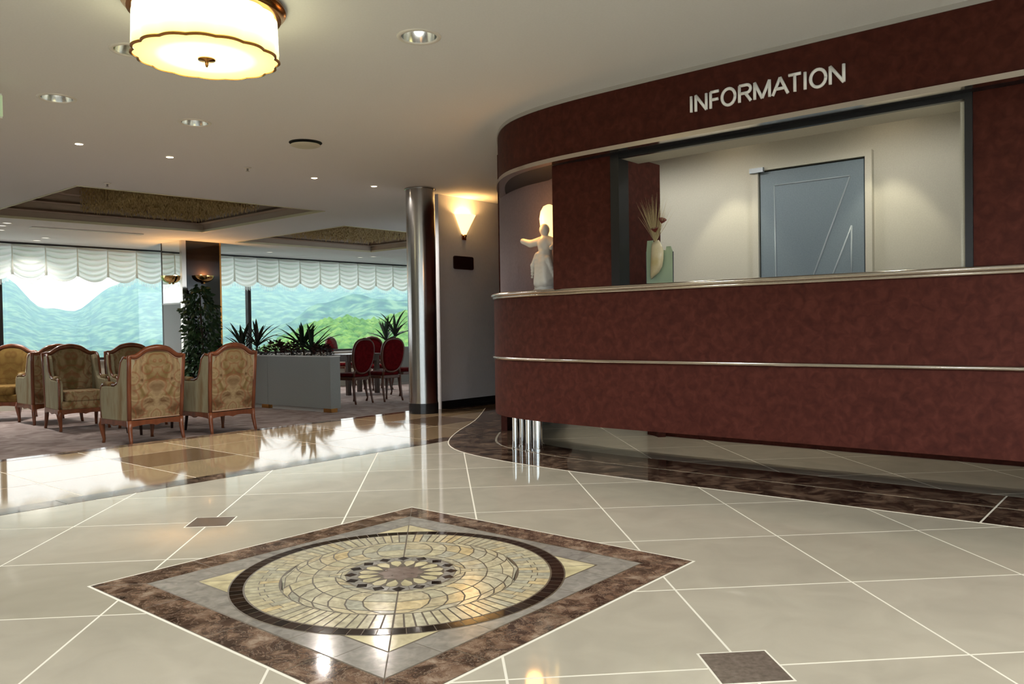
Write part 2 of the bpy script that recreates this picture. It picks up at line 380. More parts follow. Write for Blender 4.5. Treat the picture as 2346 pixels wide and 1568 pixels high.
# corridor: three rows of tan tiles at 45 degrees, brown squares in the middle row
cw = (EDGE-BAND1)/3; cu = .64
uc1 = 1.28
for r in range(3):
    for k in range(-11, 7):
        u0 = uc1-cu/2+k*cu; v0 = BAND1+r*cw
        pts = [uv(u0+.003, v0+.003), uv(u0+cu-.003, v0+.003), uv(u0+cu-.003, v0+cw-.003), uv(u0+.003, v0+cw-.003)]
        if r == 2: pts = [uv(u0+.003, v0+.003), uv(u0+cu-.003, v0+.003), uv(u0+cu-.003, v0+cw-.10), uv(u0+.003, v0+cw-.10)]
        MB().prism(pts, -.012, 0).build('brown_tile' if (r == 1 and k % 4 == 0) else 'floor_tile', 'brown_tile' if (r == 1 and k % 4 == 0) else 'corr_tile', floor)
for k in range(-7, 5):
    u0 = uc1+k*1.1
    MB().prism([uv(u0+.0015, BAND0), uv(u0+1.0985, BAND0), uv(u0+1.0985, BAND1), uv(u0+.0015, BAND1)], -.012, .0008).build('marble_strip', 'emp_dark', floor)
    MB().prism([uv(u0+.0015, EDGE-.097), uv(u0+1.0985, EDGE-.097), uv(u0+1.0985, EDGE+.015), uv(u0+.0015, EDGE+.015)], -.04, .0008).build('step_nosing', 'emp_dark', floor)
# small stone squares set at tile corners
for (a, b) in ((-2, 3), (1, 0), (-2, 0)):
    c = (a*T, b*T); h = .088
    MB().prism([(c[0]-h-.006, c[1]-h-.006), (c[0]+h+.006, c[1]-h-.006), (c[0]+h+.006, c[1]+h+.006), (c[0]-h-.006, c[1]+h+.006)], -.01, .0004).build('insert_joint', 'grout', floor)
    MB().prism([(c[0]-h, c[1]-h), (c[0]+h, c[1]-h), (c[0]+h, c[1]+h), (c[0]-h, c[1]+h)], -.01, .0010).build('stone_insert', 'insert', floor)

# --- mosaic medallion
def diamond(h): return [(C0.x-h, C0.y), (C0.x, C0.y-h), (C0.x+h, C0.y), (C0.x, C0.y+h)]
med = MB().prism(diamond(DM), -.01, .0006).build('medallion', 'grout', floor)
med['label'] = 'square mosaic medallion with a dark ring and flower'
MB().prism(diamond(DM-.012), -.008, .0014).build('mosaic_bed', 'grout_dark', med)
def shrink(poly, d):                             # inset every edge by d
    n = len(poly); P_ = [Vector(p) for p in poly]
    if sum(P_[k-1].x*P_[k].y-P_[k].x*P_[k-1].y for k in range(n)) < 0: P_.reverse()
    out = []
    for k in range(n):
        a, b, c = P_[k-1], P_[k], P_[(k+1) % n]; e1, e2 = (b-a), (c-b)
        if e1.length < 1e-6 or e2.length < 1e-6: continue
        e1.normalize(); e2.normalize(); n1, n2 = Vector((-e1.y, e1.x)), Vector((-e2.y, e2.x))
        m_ = n1+n2; L = m_.length
        if L < 1e-3: continue
        m_ /= L; out.append(tuple(b+m_*min(d/max(.25, m_.dot(n1)), 4*d)))
    return out
def piece(name, poly, material, top=.0017, gap=.0022):
    return MB().prism(shrink(poly, gap), 0, top).build(name, material, med)
def dp(h, side, s_):                             # point on a diamond of half diagonal h
    A = diamond(h); a, b = Vector(A[side]), Vector(A[(side+1) % 4]); return a.lerp(b, s_)
def ring_of(h0, h1, n, name, material, gap=.002):
    for side in range(4):
        for k in range(n):
            s0, s1 = k/n, (k+1)/n
            if k == 0: pass
            e = .5*(h0-h1)/h0
            a0, a1 = dp(h0, side, s0), dp(h0, side, s1)
            # mitre only at the corners, joints square to the side in between
            d = (Vector(diamond(h0)[(side+1) % 4])-Vector(diamond(h0)[side])).normalized()
            inn0, inn1 = Vector(diamond(h1)[side]), Vector(diamond(h1)[(side+1) % 4])
            def proj(p): 
                t_ = (p-inn0).dot(d); t_ = min(max(t_, 0), (inn1-inn0).length); return inn0+d*t_
            b0 = inn0 if k == 0 else proj(a0); b1 = inn1 if k == n-1 else proj(a1)
            piece(name, [tuple(a0), tuple(a1), tuple(b1), tuple(b0)], material, .0017, gap)
ring_of(DM-.012, .865, 4, 'border_slab', 'emp')
ring_of(.862, .702, 6, 'border_stone', 'grey_stone', .0014)
A = diamond(.698); RO, RI = .575, .530
for k in range(4):                               # cream corner triangles, cut by the centre line
    c = Vector(A[k]); ctr = C0; d = (ctr-c).normalized(); s_ = Vector((-d.y, d.x)); L = .26
    piece('corner_triangle', [tuple(c), tuple(c+d*L), tuple(c+d*L+s_*L)], 'cream')
    piece('corner_triangle', [tuple(c), tuple(c+d*L-s_*L), tuple(c+d*L)], 'cream')
def pol(r, a): return (C0.x+r*cos(a), C0.y+r*sin(a))
MB().prism([pol(RO+.004, 2*pi*i/96) for i in range(96)], 0, .0020).build('round_bed', 'grout_dark', med)
def sector(name, r0, r1, a0, a1, material, gap, top=.0023):
    q = [pol(r1, a0), pol(r1, (a0+a1)/2), pol(r1, a1), pol(r0, a1), pol(r0, (a0+a1)/2), pol(r0, a0)]
    return piece(name, q, material, top, gap)
for k in range(84): sector('dark_ring_piece', RI, RO, 2*pi*k/84, 2*pi*(k+1)/84, 'black_stone', .0014)
RS = .414
for k in range(96):
    if 12 <= k % 48 <= 36: sector('radial_piece', RS, RI-.003, 2*pi*k/96, 2*pi*(k+1)/96, 'cream_grey', .0029)
    else:
        sp = RS+(RI-RS)*(.42+.16*(k % 2))
        sector('radial_piece', RS, sp, 2*pi*k/96, 2*pi*(k+1)/96, 'cream_grey', .0018); sector('radial_piece', sp, RI-.003, 2*pi*k/96, 2*pi*(k+1)/96, 'cream_grey', .0018)
# fish-scale petals: arcs bulging towards the two ends of the x axis
R_in = .195; rm, rc = (RS+R_in)/2, (RS-R_in)/2
def arc_pt(th, t_, sg):
    r = rm+rc*sin(t_); return pol(r, th+sg*cos(t_)*rc/r)
NQ = 6
for qx in (1, -1):
    for qy in (1, -1):
        base = -pi/2 if qy < 0 else pi/2
        sg = (1 if qy < 0 else -1)*qx            # sense of travel towards +-x
        stepa = (pi/2-.42)/NQ
        for k in range(NQ):
            t0 = base+sg*stepa*k; t1 = base+sg*stepa*(k+1); n = 4
            for s_ in range(n):
                a0, a1 = -pi/2+pi*s_/n, -pi/2+pi*(s_+1)/n; am = (a0+a1)/2
                piece('scale_piece', [arc_pt(t0, a0, sg), arc_pt(t0, am, sg), arc_pt(t0, a1, sg), arc_pt(t1, a1, sg), arc_pt(t1, am, sg), arc_pt(t1, a0, sg)], 'cream_grey', .0023, .0027)
for base in (-pi/2, pi/2):                       # round cells on the axis
    for s_ in range(4):
        a0, a1 = -pi/2+pi*s_/4, -pi/2+pi*(s_+1)/4; am = (a0+a1)/2
        for sg in (1, -1):
            mid = [pol(rm+rc*sin(a), base) for a in (a1, am, a0)]
            piece('scale_piece', [arc_pt(base, a0, sg), arc_pt(base, am, sg), arc_pt(base, a1, sg)]+mid, 'cream_grey', .0023, .0027)
for qx in (1, -1):                               # hourglass between the last scales at both ends
    stepa = (pi/2-.42)/NQ
    tA, sA = -pi/2+qx*stepa*NQ, qx; tB, sB = pi/2-qx*stepa*NQ, -qx
    for s_ in range(6):
        a0, a1 = -pi/2+pi*s_/6, -pi/2+pi*(s_+1)/6; am = (a0+a1)/2; ax = 0 if qx > 0 else pi
        for tt, sg in ((tA, sA), (tB, sB)):
            piece('end_piece', [arc_pt(tt, a0, sg), arc_pt(tt, am, sg), arc_pt(tt, a1, sg)]+[pol(rm+rc*sin(a), ax) for a in (a1, am, a0)], 'cream_grey', .0023, .0015)
for k in range(32): sector('collar_piece', .150, .192, 2*pi*k/32, 2*pi*(k+1)/32, 'grey_stone', .0018)
for k in range(16):
    a = 2*pi*k/16; r0, r1, w = .152, .202, .135
    piece('dark_lozenge', [pol(r0, a), pol((r0+r1)/2, a+w), pol(r1, a), pol((r0+r1)/2, a-w)], 'black_stone', .0026, .001)
for k in range(16):
    a0, a1 = 2*pi*(k+.06)/16, 2*pi*(k+.94)/16; am = (a0+a1)/2
    piece('petal_piece', [pol(.078, am), pol(.115, a0), pol(.142, a0+.04), pol(.153, am), pol(.142, a1-.04), pol(.115, a1)], 'cream', .0025, .0012)
rs = [pol(.072*(1+.10*cos(8*2*pi*i/64)), 2*pi*i/64) for i in range(64)]
MB().prism(rs, 0, .0026).build('rosette', 'rose_brown', med)

# --- plan curve of the counter
CP = catmull([(.80, 7.6), (.55, 5.7), (.345, 4.75), (.268, 4.27), (.272, 3.98), (.352, 3.74), (.53, 3.455), (.80, 3.125), (1.05, 2.868), (1.357, 2.563), (2.004, 1.916), (2.467, 1.453), (3.2, .72), (4.4, -.48)])
FP = catmull([(.86, 7.6), (.60, 5.7), (.395, 4.75), (.315, 4.25), (.300, 3.90), (.338, 3.64), (.425, 3.43), (.55, 3.23), (.75, 2.99), (1.106, 2.624), (1.804, 1.926), (2.387, 1.343), (3.1, .63), (4.3, -.57)])
# travel runs back-to-front: office side is on the left
cb = resample(CP[18:], 13*10+1)
mid_o, out_o, mid_i, in_i = offset(cb, -.008), offset(cb, -.36), offset(cb, .008), offset(cb, .30)
for k in range(13):
    sl = slice(k*10, k*10+11)
    MB().band(out_o[sl], mid_o[sl], -.01, .0014).build('marble_band_piece', 'emp_dark', floor)
    MB().band(mid_i[sl], in_i[sl], -.01, .0014).build('marble_band_piece', 'emp_dark', floor)
    if k == 0:
        jj = min(range(len(out_o)), key=lambda i: (out_o[i]-Vector((2.104, 1.27))).length); a, b = out_o[jj], in_i[jj]; d = (b-a).normalized(); s_ = Vector((-d.y, d.x))*.004
        MB().prism([tuple(a-s_), tuple(a+s_), tuple(b+s_), tuple(b-s_)], 0, .0017).build('joint_strip', 'grout', floor)
MB().band(offset(cb, -.368), mid_o, -.01, .0010).build('joint_strip', 'grout', floor)

# --- lounge floor
WN = Vector((.665, -.747)); WC = -12.756; WD = Vector((.747, .665)); W0 = Vector((-6.822, 11.007))
def wpt(s_): return W0+WD*s_
carpet = MB().prism([uv(-8, EDGE), uv(11.5, EDGE), tuple(wpt(16)), tuple(wpt(-6))], ZL-.05, ZL).build('floor_carpet', 'carpet')
struct(carpet, 'mauve brown patterned carpet of the sunken lounge')

# --- ceiling with two coffers and holes for the recessed lamps
A1, B1, C1 = Vector((-3.626, 6.189)), Vector((-1.507, 7.931)), Vector((-3.516, 9.964)); L1 = A1+(C1-B1)
L2, A2, C2 = Vector((-3.40, 11.30)), Vector((-1.433, 9.292)), Vector((-1.406, 13.151)); B2 = A2+(C2-L2)
BIG = [at(960, 84, ZC), at(130, 225, ZC), at(446, 281, ZC), at(303, 115, ZC)]
outer = [Vector((*p[:2], 0)) for p in [(-9.5, -6.2), (9, -6.2), (9, 9), tuple(wpt(16)), tuple(wpt(-6))]]
holes = [[Vector((*p, 0)) for p in q] for q in ([A1, B1, C1, L1], [A2, B2, C2, L2])]
for p in BIG: holes.append([Vector((p.x+.088*cos(2*pi*i/20), p.y+.088*sin(2*pi*i/20), 0)) for i in range(20)])
loops = [outer]+holes; flat = [p for l in loops for p in l]
tris = tessellate_polygon(loops)
ceiling = MB().add([(p.x, p.y, ZC) for p in flat], tris).build('ceiling', 'ceiling')
struct(ceiling, 'warm grey painted ceiling with recessed coffers')
def coffer(Q):
    ctr = (Q[0]+Q[1]+Q[2]+Q[3])/4
    def ring(k): return [ctr+(p-ctr)*k for p in Q]
    z = ZC; k = 1.0
    for st in range(3):
        a = ring(k); z1 = z+.10
        mb = MB()
        for i in range(4): mb.add([(*a[i], z), (*a[(i+1) % 4], z), (*a[(i+1) % 4], z1), (*a[i], z1)], [(0, 1, 2, 3)])
        k2 = k-.09; b = ring(k2)
        for i in range(4): mb.add([(*a[i], z1), (*a[(i+1) % 4], z1), (*b[(i+1) % 4], z1), (*b[i], z1)], [(0, 1, 2, 3)])
        mb.build('coffer_step', 'coffer', ceiling)
        mb = MB(); a2 = ring(k-.012)
        for i in range(4):
            P_, Q_ = a[i], a[(i+1) % 4]; p2, q2 = a2[i], a2[(i+1) % 4]
            mb.prism([tuple(P_), tuple(Q_), tuple(q2), tuple(p2)], z-.006 if st == 0 else z, z+.025)
        mb.build('coffer_moulding', 'pale_trim' if st == 0 else 'coffer_trim', ceiling)
        z, k = z1, k2
    b = ring(k); MB().add([(*p, z+.10) for p in b], [(0, 1, 2, 3)]).build('coffer_top', 'coffer', ceiling)
    mb = MB()
    for i in range(4): mb.add([(*b[i], z), (*b[(i+1) % 4], z), (*b[(i+1) % 4], z+.1), (*b[i], z+.1)], [(0, 1, 2, 3)])
    mb.build('coffer_step', 'coffer', ceiling)
    return ctr, z+.10
cof1 = coffer([A1, B1, C1, L1]); cof2 = coffer([A2, B2, C2, L2])

# --- walls
def wall(name, pts, z0, z1, material, label, th=.12, side=1):
    P_ = [Vector(p[:2]) for p in pts]; mb = MB().band(P_, offset(P_, th*side), z0, z1)
    return struct(mb.build(name, material), label)
# partition with the sconce
wp0, wp1 = Vector((-.15, 6.70)), Vector((1.6, 8.45))
MBw = MB().prism([tuple(wp0), tuple(wp1), tuple(wp1+V*.22), tuple(wp0+V*.22)], ZL, ZC)
struct(MBw.build('wall_partition', 'wall_grey'), 'grey textile covered wall behind the steel column')
struct(MB().prism([tuple(wp0-V*.012), tuple(wp1-V*.012), tuple(wp1), tuple(wp0)], 0, .085).build('baseboard_partition', 'black_base'), 'black skirting along the grey wall')
MB().prism([tuple(wp0-V*.012-V*.13), tuple(wp1-V*.012-V*.13), tuple(wp1-V*.013), tuple(wp0-V*.013)], -.01, .0016).build('marble_strip', 'emp_dark', floor)
# window wall: sill wall, lintel strip, outer ends
SILL = .40
sl0, sl1 = wpt(-6), wpt(16)
off = -WN*.0
struct(MB().prism([tuple(sl0), tuple(sl1), tuple(sl1-WN*.25), tuple(sl0-WN*.25)], ZL, SILL).build('wall_window', 'wall_beige'), 'low wall under the panoramic windows')
struct(MB().prism([tuple(sl0+WN*.05), tuple(sl1+WN*.05), tuple(sl1-WN*.25), tuple(sl0-WN*.25)], SILL, SILL+.025).build('trim_1', 'light_trim'), 'pale window ledge above the low wall')
struct(MB().prism([tuple(sl0-WN*.12), tuple(sl1-WN*.12), tuple(sl1-WN*.25), tuple(sl0-WN*.25)], 2.16, ZC+.02).build('trim_2', 'dark_frame'), 'dark window head above the swagged blinds')
struct(MB().prism([tuple(sl0+WN*.035), tuple(sl1+WN*.035), tuple(sl1), tuple(sl0)], ZC-.03, ZC).build('trim_3', 'dark_frame'), 'dark curtain track along the lounge ceiling')
# mullions at x pixels 5, 578 and a regular module
s_of = lambda px, py: (Vector(hit(px, py, WN, WC)[:2])-W0).dot(WD)
s5, s578 = s_of(5, 700), s_of(578, 700)
step = (s578-s5)/1.0
edges = [s5-step, s5, s5+step*.5, s578, s578+step*.95, s578+2*step]
edges = [s5-step, s5, s578, s578+step*1.05, s578+step*2.1]
for k in range(len(edges)-1):
    a, b = edges[k], edges[k+1]
    w = bpy.data.objects.new('window_%d' % (k+1), None); COL.objects.link(w); struct(w, 'wide panoramic window pane number %d in dark frame looking onto hills' % (k+1))
    w['label'] = ['panoramic window beyond the gold armchair', 'panoramic window behind the armchairs and mirrored pillar', 'panoramic window behind the red dining chairs', 'panoramic window hidden behind the grey wall'][k]
    c0, c1 = wpt(a), wpt(b)
    for s_ in (a, b):
        c = wpt(s_); MB().obox(tuple(c-WN*.15), WD, WN, .033, .05, SILL+.02, 2.2).build('mullion', 'aluminium', w)
    MB().prism([tuple(c0-WN*.12), tuple(c1-WN*.12), tuple(c1-WN*.18), tuple(c0-WN*.18)], SILL+.025, SILL+.07).build('bottom_rail', 'aluminium', w)
    MB().prism([tuple(c0-WN*.147+WD*.033), tuple(c1-WN*.147-WD*.033), tuple(c1-WN*.153-WD*.033), tuple(c0-WN*.153+WD*.033)], SILL+.07, 2.17).build('pane', 'pane', w)
# lounge ends
wall('wall_lounge_left', [tuple(wpt(-6)), (-9.6, -.5)], ZL, ZC+.02, 'wall_beige', 'beige end wall of the lounge', .15, -1)
wall('wall_lounge_right', [(5.4, 8.6), tuple(wpt(16))], ZL, ZC+.02, 'wall_beige', 'beige far wall of the dining area', .15, -1)
wall('wall_lobby_left', [(-9.6, -.5), (-8.3, -6.0)], ZL, ZC+.02, 'wall_beige', 'beige side wall of the lobby', .15, -1)
wall('wall_lobby_right', [(4.4, -.48), (4.6, -6.0)], 0, ZC+.02, 'wall_beige', 'beige wall beside the entrance', .15, 1)
# entrance front with glazing behind the camera
EY = -5.9
struct(MB().prism([(-8.4, EY), (-5.2, EY), (-5.2, EY-.2), (-8.4, EY-.2)], 0, ZC).build('wall_entrance_left', 'wall_beige'), 'beige entrance wall')
struct(MB().prism([(3.9, EY), (4.8, EY), (4.8, EY-.2), (3.9, EY-.2)], 0, ZC).build('wall_entrance_right', 'wall_beige'), 'beige entrance wall pier')
wd = bpy.data.objects.new('window_5', None); COL.objects.link(wd); struct(wd, 'glazed entrance front of the lobby')
for k in range(8):
    xk = -5.2+9.1*k/7; MB().box(xk-.035, xk+.035, EY-.14, EY-.06, 0, ZC).build('mullion', 'aluminium', wd)
    if k < 7: MB().box(xk+.035, xk+1.265, EY-.104, EY-.096, .04, ZC).build('pane', 'pane', wd)
MB().box(-5.2, 3.9, EY-.14, EY-.06, 0, .05).build('bottom_rail', 'aluminium', wd)
struct(MB().box(-30, 30, -40, EY-.05, -.12, -.02).build('floor_forecourt', 'concrete'), 'pale paved forecourt outside the entrance')

# --- office behind the counter
OB = 6.17
struct(MB().prism([(.55, OB-.55), (5.9, OB-5.9), (5.98, OB-5.82), (.63, OB-.47)], 0, 2.32).build('wall_office', 'wall_beige'), 'beige office wall behind the counter')
struct(MB().prism([(.66, 5.4), (.85, 7.7), (.95, 7.7), (.78, 5.3)], 0, 2.3).build('wall_office_left', 'wall_beige'), 'beige side wall of the office')
NB = Vector((1/R2, 1/R2)); ND = Vector((1/R2, -1/R2))
def ob(px, py): q = hit(px, py, (1, 1), OB); return (Vector(q[:2])-Vector((OB/2, OB/2))).dot(ND), q.z
def onb(s_, d): p = Vector((OB/2, OB/2))+ND*s_-NB*d; return (p.x, p.y)
s0, zt = ob(1742, 392); s1, zt1 = ob(1986, 363); zt = (zt+zt1)/2
def slabb(mb, a, b, d0, d1, z0, z1): return mb.prism([onb(a, d0), onb(b, d0), onb(b, d1), onb(a, d1)], z0, z1)
door = slabb(MB(), s0+.012, s1-.012, .002, .032, .012, zt-.012).build('door_1', 'door'); struct(door, 'blue grey office door with raised angular mouldings')
fr = MB(); slabb(fr, s0-.045, s0, 0, .05, 0, zt+.04); slabb(fr, s1, s1+.045, 0, .05, 0, zt+.04); slabb(fr, s0, s1, 0, .05, zt, zt+.04); fr.build('door_frame', 'wall_beige', door)
gp = MB(); slabb(gp, s0, s1, 0, .004, 0, zt); gp.build('door_gap', 'door_dark', door)
slabb(MB(), s0-.055, s0+.05, .05, .075, zt-.015, zt+.02).build('hinge_cover', 'door_edge', door)
def mould(px):
    P_ = [hit(x, y, (1, 1), OB-.032*R2) for x, y in px]; return MB().tube(P_, .006, 6).build('door_moulding', 'door_edge', door, True)
mould([(1774, 425), (1947, 403)]); mould([(1774, 425), (1778, 640), (1779, 700)]); mould([(1947, 405), (1866, 625), (1845, 690)]); mould([(1951, 517), (1908, 630), (1890, 680)]); mould([(1951, 517), (1950, 690)])

# --- panels between counter and fascia
CL = 3.92
def pl(px, d=0): q = hit(px, 640, (1, 1), CL); return Vector(q[:2])+NB*d
ZR = 1.08
def panel(name, pa, pb, d0, d1, z0, z1, material):
    a, b = pl(pa, 0), pl(pb, 0)
    return MB().prism([tuple(a+NB*d0), tuple(b+NB*d0), tuple(b+NB*d1), tuple(a+NB*d1)], z0, z1).build(name, material)
wc = panel('wall_counter', 1268, 1404, .0, .60, ZR+.03, 1.95, 'counter'); struct(wc, 'dark brown panel between the lamp niche and the office opening')
a_, b_ = pl(2231), Vector((4.5, -.58))
struct(MB().prism([tuple(a_), tuple(b_), tuple(b_+NB*.3), tuple(a_+NB*.3)], ZR+.03, 1.95).build('wall_counter_right', 'counter'), 'dark brown panel beside the office opening')
# frame of the opening
w6 = bpy.data.objects.new('window_6', None); COL.objects.link(w6); struct(w6, 'wide reception opening with a black frame')
for o in (panel('post', 1404, 1423, -.015, .10, ZR+.03, 1.93, 'dark_frame'), panel('post', 2213, 2231, -.015, .10, ZR+.03, 1.93, 'dark_frame')): o.parent = w6
a_, b_ = pl(1423), pl(2213)
MB().prism([tuple(a_+NB*.02), tuple(b_+NB*.02), tuple(b_+NB*.22), tuple(a_+NB*.22)], 1.895, 2.28).build('header', 'wall_beige', w6)
MB().prism([tuple(a_-NB*.012), tuple(b_-NB*.012), tuple(b_+NB*.019), tuple(a_+NB*.019)], 1.895, 1.921).build('header_face', 'dark_frame', w6)
MB().prism([tuple(b_-ND*.02), tuple(b_), tuple(b_+NB*.22), tuple(b_-ND*.02+NB*.22)], ZR+.03, 1.885).build('jamb', 'wall_beige', w6)
# niche back wall (curved, joins the skin behind the nose)
nb = catmull([tuple(pl(1268)+NB*.34), (.66, 3.86), (.52, 4.10), (.42, 4.42), (.385, 4.74), (.46, 5.25)])
struct(MB().band(nb, offset(nb, .03), ZR, 1.96).build('wall_niche', 'wall_mauve'), 'mauve curved back of the lamp niche')
skin = [p for p in CP if p.y > 4.72]
struct(MB().band(skin, offset(skin, .05), 0, ZC).build('wall_counter_left', 'counter'), 'dark brown side of the counter block')

# ================================================================== FASCIA with lettering
fas = thing('sign_fascia', 'curved dark brown overhead fascia with white INFORMATION lettering', 'fascia', (0, 0, 0))
ZF = 1.945
MB().band(FP, offset(FP, .05), ZF, 2.275).build('fascia_panel', 'counter', fas, 30)
MB().band(offset(FP, -.012), offset(FP, .05), 1.918, ZF).build('lower_trim', 'steel', fas, 30)
MB().band(offset(FP, -.006), offset(FP, .05), 2.275, ZC).build('upper_trim', 'light_trim', fas, 30)
MB().band(offset(FP, .0), offset(FP, .34), 1.921, 1.93).build('underside', 'dark_frame', fas)
def fs(px):
    q = hit(px, 230, (1, 1), 3.73); return (Vector(q[:2])-Vector((1.865, 1.865))).dot(ND)
H = .088; z0 = 2.047
def fpt(s_, z, d=.010): p = Vector((1.865, 1.865))+ND*s_-NB*d; return (p.x, p.y, z)
def ell(cx_, cy_, rx, ry, a0, a1, n=22): return [(cx_+rx*cos(radians(a0+(a1-a0)*i/n)), cy_+ry*sin(radians(a0+(a1-a0)*i/n))) for i in range(n+1)]
GL = {'I': [[(0.5, 0), (.5, 1)]], 'N': [[(0, 0), (0, 1)], [(0, 1), (1, 0)], [(1, 0), (1, 1)]], 'F': [[(0, 0), (0, 1)], [(0, 1), (1, 1)], [(0, .52), (.92, .52)]],
      'O': [ell(.5, .5, .5, .5, 0, 360)], 'R': [[(0, 0), (0, 1)], [(0, 1), (.58, 1)]+ell(.62, .76, .36, .24, 90, -90, 10)+[(0, .52)], [(.52, .52), (1, 0)]],
      'M': [[(0, 0), (0, 1)], [(0, 1), (.5, 0)], [(.5, 0), (1, 1)], [(1, 1), (1, 0)]], 'A': [[(0, 0), (.5, 1)], [(.5, 1), (1, 0)], [(.18, .36), (.82, .36)]], 'T': [[(.5, 0), (.5, 1)], [(0, 1), (1, 1)]]}
for ch, x0, x1 in [('I', 1583, 1588), ('N', 1596, 1620), ('F', 1630, 1649), ('O', 1656, 1686), ('R', 1696, 1722), ('M', 1731, 1765), ('A', 1772, 1807), ('T', 1809, 1837), ('I', 1844, 1849), ('O', 1859, 1894), ('N', 1904, 1935)]:
    sa, sb = fs(x0), fs(x1); mb = MB()
    for st in GL[ch]: mb.tube([fpt(sa+(sb-sa)*p[0], z0+H*p[1]) for p in st], .0085, 8)
    mb.build('letter', 'letter', fas, True)['label'] = 'white letter %s' % ch

# ================================================================== COUNTER
ctr = thing('reception_counter', 'curved dark brown reception counter with chrome trims on a chrome leg cluster', 'counter', (1.3, 2.6, 0))
def cpart(mb, name, material, smooth=False):
    o = mb.build(name, material, ctr, smooth); o.location = (-1.3, -2.6, 0); return o
cpf = CP[10:]
cpart(MB().band(cpf, offset(cpf, .04), .222, .630), 'lower_panel', 'counter', 50)
cpart(MB().band(cpf, offset(cpf, .04), .652, 1.078), 'upper_panel', 'counter', 30)
cpart(MB().tube([(p.x, p.y, .641) for p in offset(cpf, -.004)], .012, 8), 'middle_trim', 'steel', True)
cpart(MB().tube([(p.x, p.y, 1.102) for p in offset(cpf, -.010)], .014, 8), 'top_rail', 'steel', True)
cpart(MB().tube([(p.x, p.y, 1.082) for p in offset(cpf, -.004)], .010, 8), 'lower_rail', 'steel', True)
cpart(MB().band(cpf, offset(cpf, .50), 1.076, 1.108), 'counter_top', 'counter')
cpart(MB().band(offset(cpf, .002), offset(cpf, .55), .223, .25), 'underside', 'counter')
rp = [p for p in offset(cpf, 1.28) if p.x > .95]; cpart(MB().band(rp, offset(rp, .03), 0, .95), 'reflection_blocker', 'counter')  # unseen board added to keep the lit office wall out of floor reflections
for k, (px, py) in enumerate([(1181, 1028), (1196, 1022), (1211, 1034), (1232, 1031)]):
    p = at(px, py, 0); r_ = (.020, .017, .019, .034)[k]
    mb = MB().lathe([(r_, .002), (r_, .226)], 20, (p.x, p.y, 0)); mb.lathe([(r_*1.25, .0016), (r_*1.25, .010), (r_, .012)], 20, (p.x, p.y, 0))
    cpart(mb, 'leg', 'chrome', 40)
p = at(2000, 1030, 0)
for s_ in (1.6, 3.2):
    b = Vector((1.6, 2.35))+ND*s_+NB*.25
    cpart(MB().lathe([(.03, .002), (.03, .226)], 20, (b.x, b.y, 0)), 'leg', 'chrome', 40)

# ================================================================== COLUMN
cc = at(971, 946, 0); colm = thing('steel_column', 'round brushed steel column with a black base', 'column', (cc.x, cc.y, 0))
MB().lathe([(.148, .105), (.148, ZC-.004)], 48).build('shaft', 'column', colm, 40)
MB().lathe([(.152, .002), (.152, .105)], 48).build('base', 'black_base', colm, 40)
MB().lathe([(.160, ZC-.012), (.160, ZC-.002)], 48).build('top_collar', 'column', colm, 40)

# ================================================================== WALL LAMP AND PLAQUE
def on_part(px, py): return hit(px, py, (-1, 1), (wp0.y-wp0.x))
q = on_part(1062, 540)
sc = thing('wall_sconce', 'lit trumpet shaped wall lamp on the grey wall', 'wall lamp', (q.x, q.y, q.z), radians(45))
cone = [(.024, 0), (.050, .05), (.092, .13), (.138, .215), (.142, .222), (.134, .216)]
mb = MB()
rings = []
for r_, z_ in cone: rings.append([(r_*cos(a), -.004-r_*.9*max(0, -sin(a)), z_) for a in [pi*k/24 for k in range(24)]+[pi+pi*k/24 for k in range(25)]])
mb.loft(rings, True, False); mb.build('glass_shade', 'sconce_glow', sc, True)
MB().lathe([(.004, -.035), (.014, -.028), (.020, -.004), (.018, .006)], 16, (0, -.022, 0)).build('finial', 'brass', sc, True)
MB().tube([(0, -.002, .0), (0, -.012, -.012), (0, -.022, -.005)], .008, 8).build('bracket', 'brass', sc, True)
MB().box(-.03, .03, -.012, -.001, -.05, .06).build('back_plate', 'brass', sc)
ld = bpy.data.lights.new('sconce_bulb', 'POINT'); ld.energy = 2.6; ld.color = (1, .55, .2); ld.shadow_soft_size = .03
lo = bpy.data.objects.new('sconce_bulb', ld); COL.objects.link(lo); lo.parent = sc; lo.location = (0, -.06, .17)
qa, qb = on_part(1038, 603), on_part(1083, 603); w = (qb-qa).length/2; qc = (qa+qb)/2
pq = thing('wall_plaque', 'small dark rounded plaque below the wall lamp', 'plaque', (qc.x, qc.y, qc.z), radians(45))
def rrect(w_, h_, r_, n=5):
    out = []
    for cx_, cy_, a0 in ((w_-r_, h_-r_, 0), (-w_+r_, h_-r_, 90), (-w_+r_, -h_+r_, 180), (w_-r_, -h_+r_, 270)):
        for i in range(n+1): a = radians(a0+90*i/n); out.append((cx_+r_*cos(a), cy_+r_*sin(a)))
    return out
MB().prism(rrect(w, .072, .022), -.014, -.001, 'y').build('plate', mat('dark_plum_plaque', (.028, .010, .010), .35), pq)
MB().prism(rrect(w*.90, .062, .018), -.016, -.0135, 'y').build('face', mat('dark_plum_face', (.020, .008, .008), .3), pq)

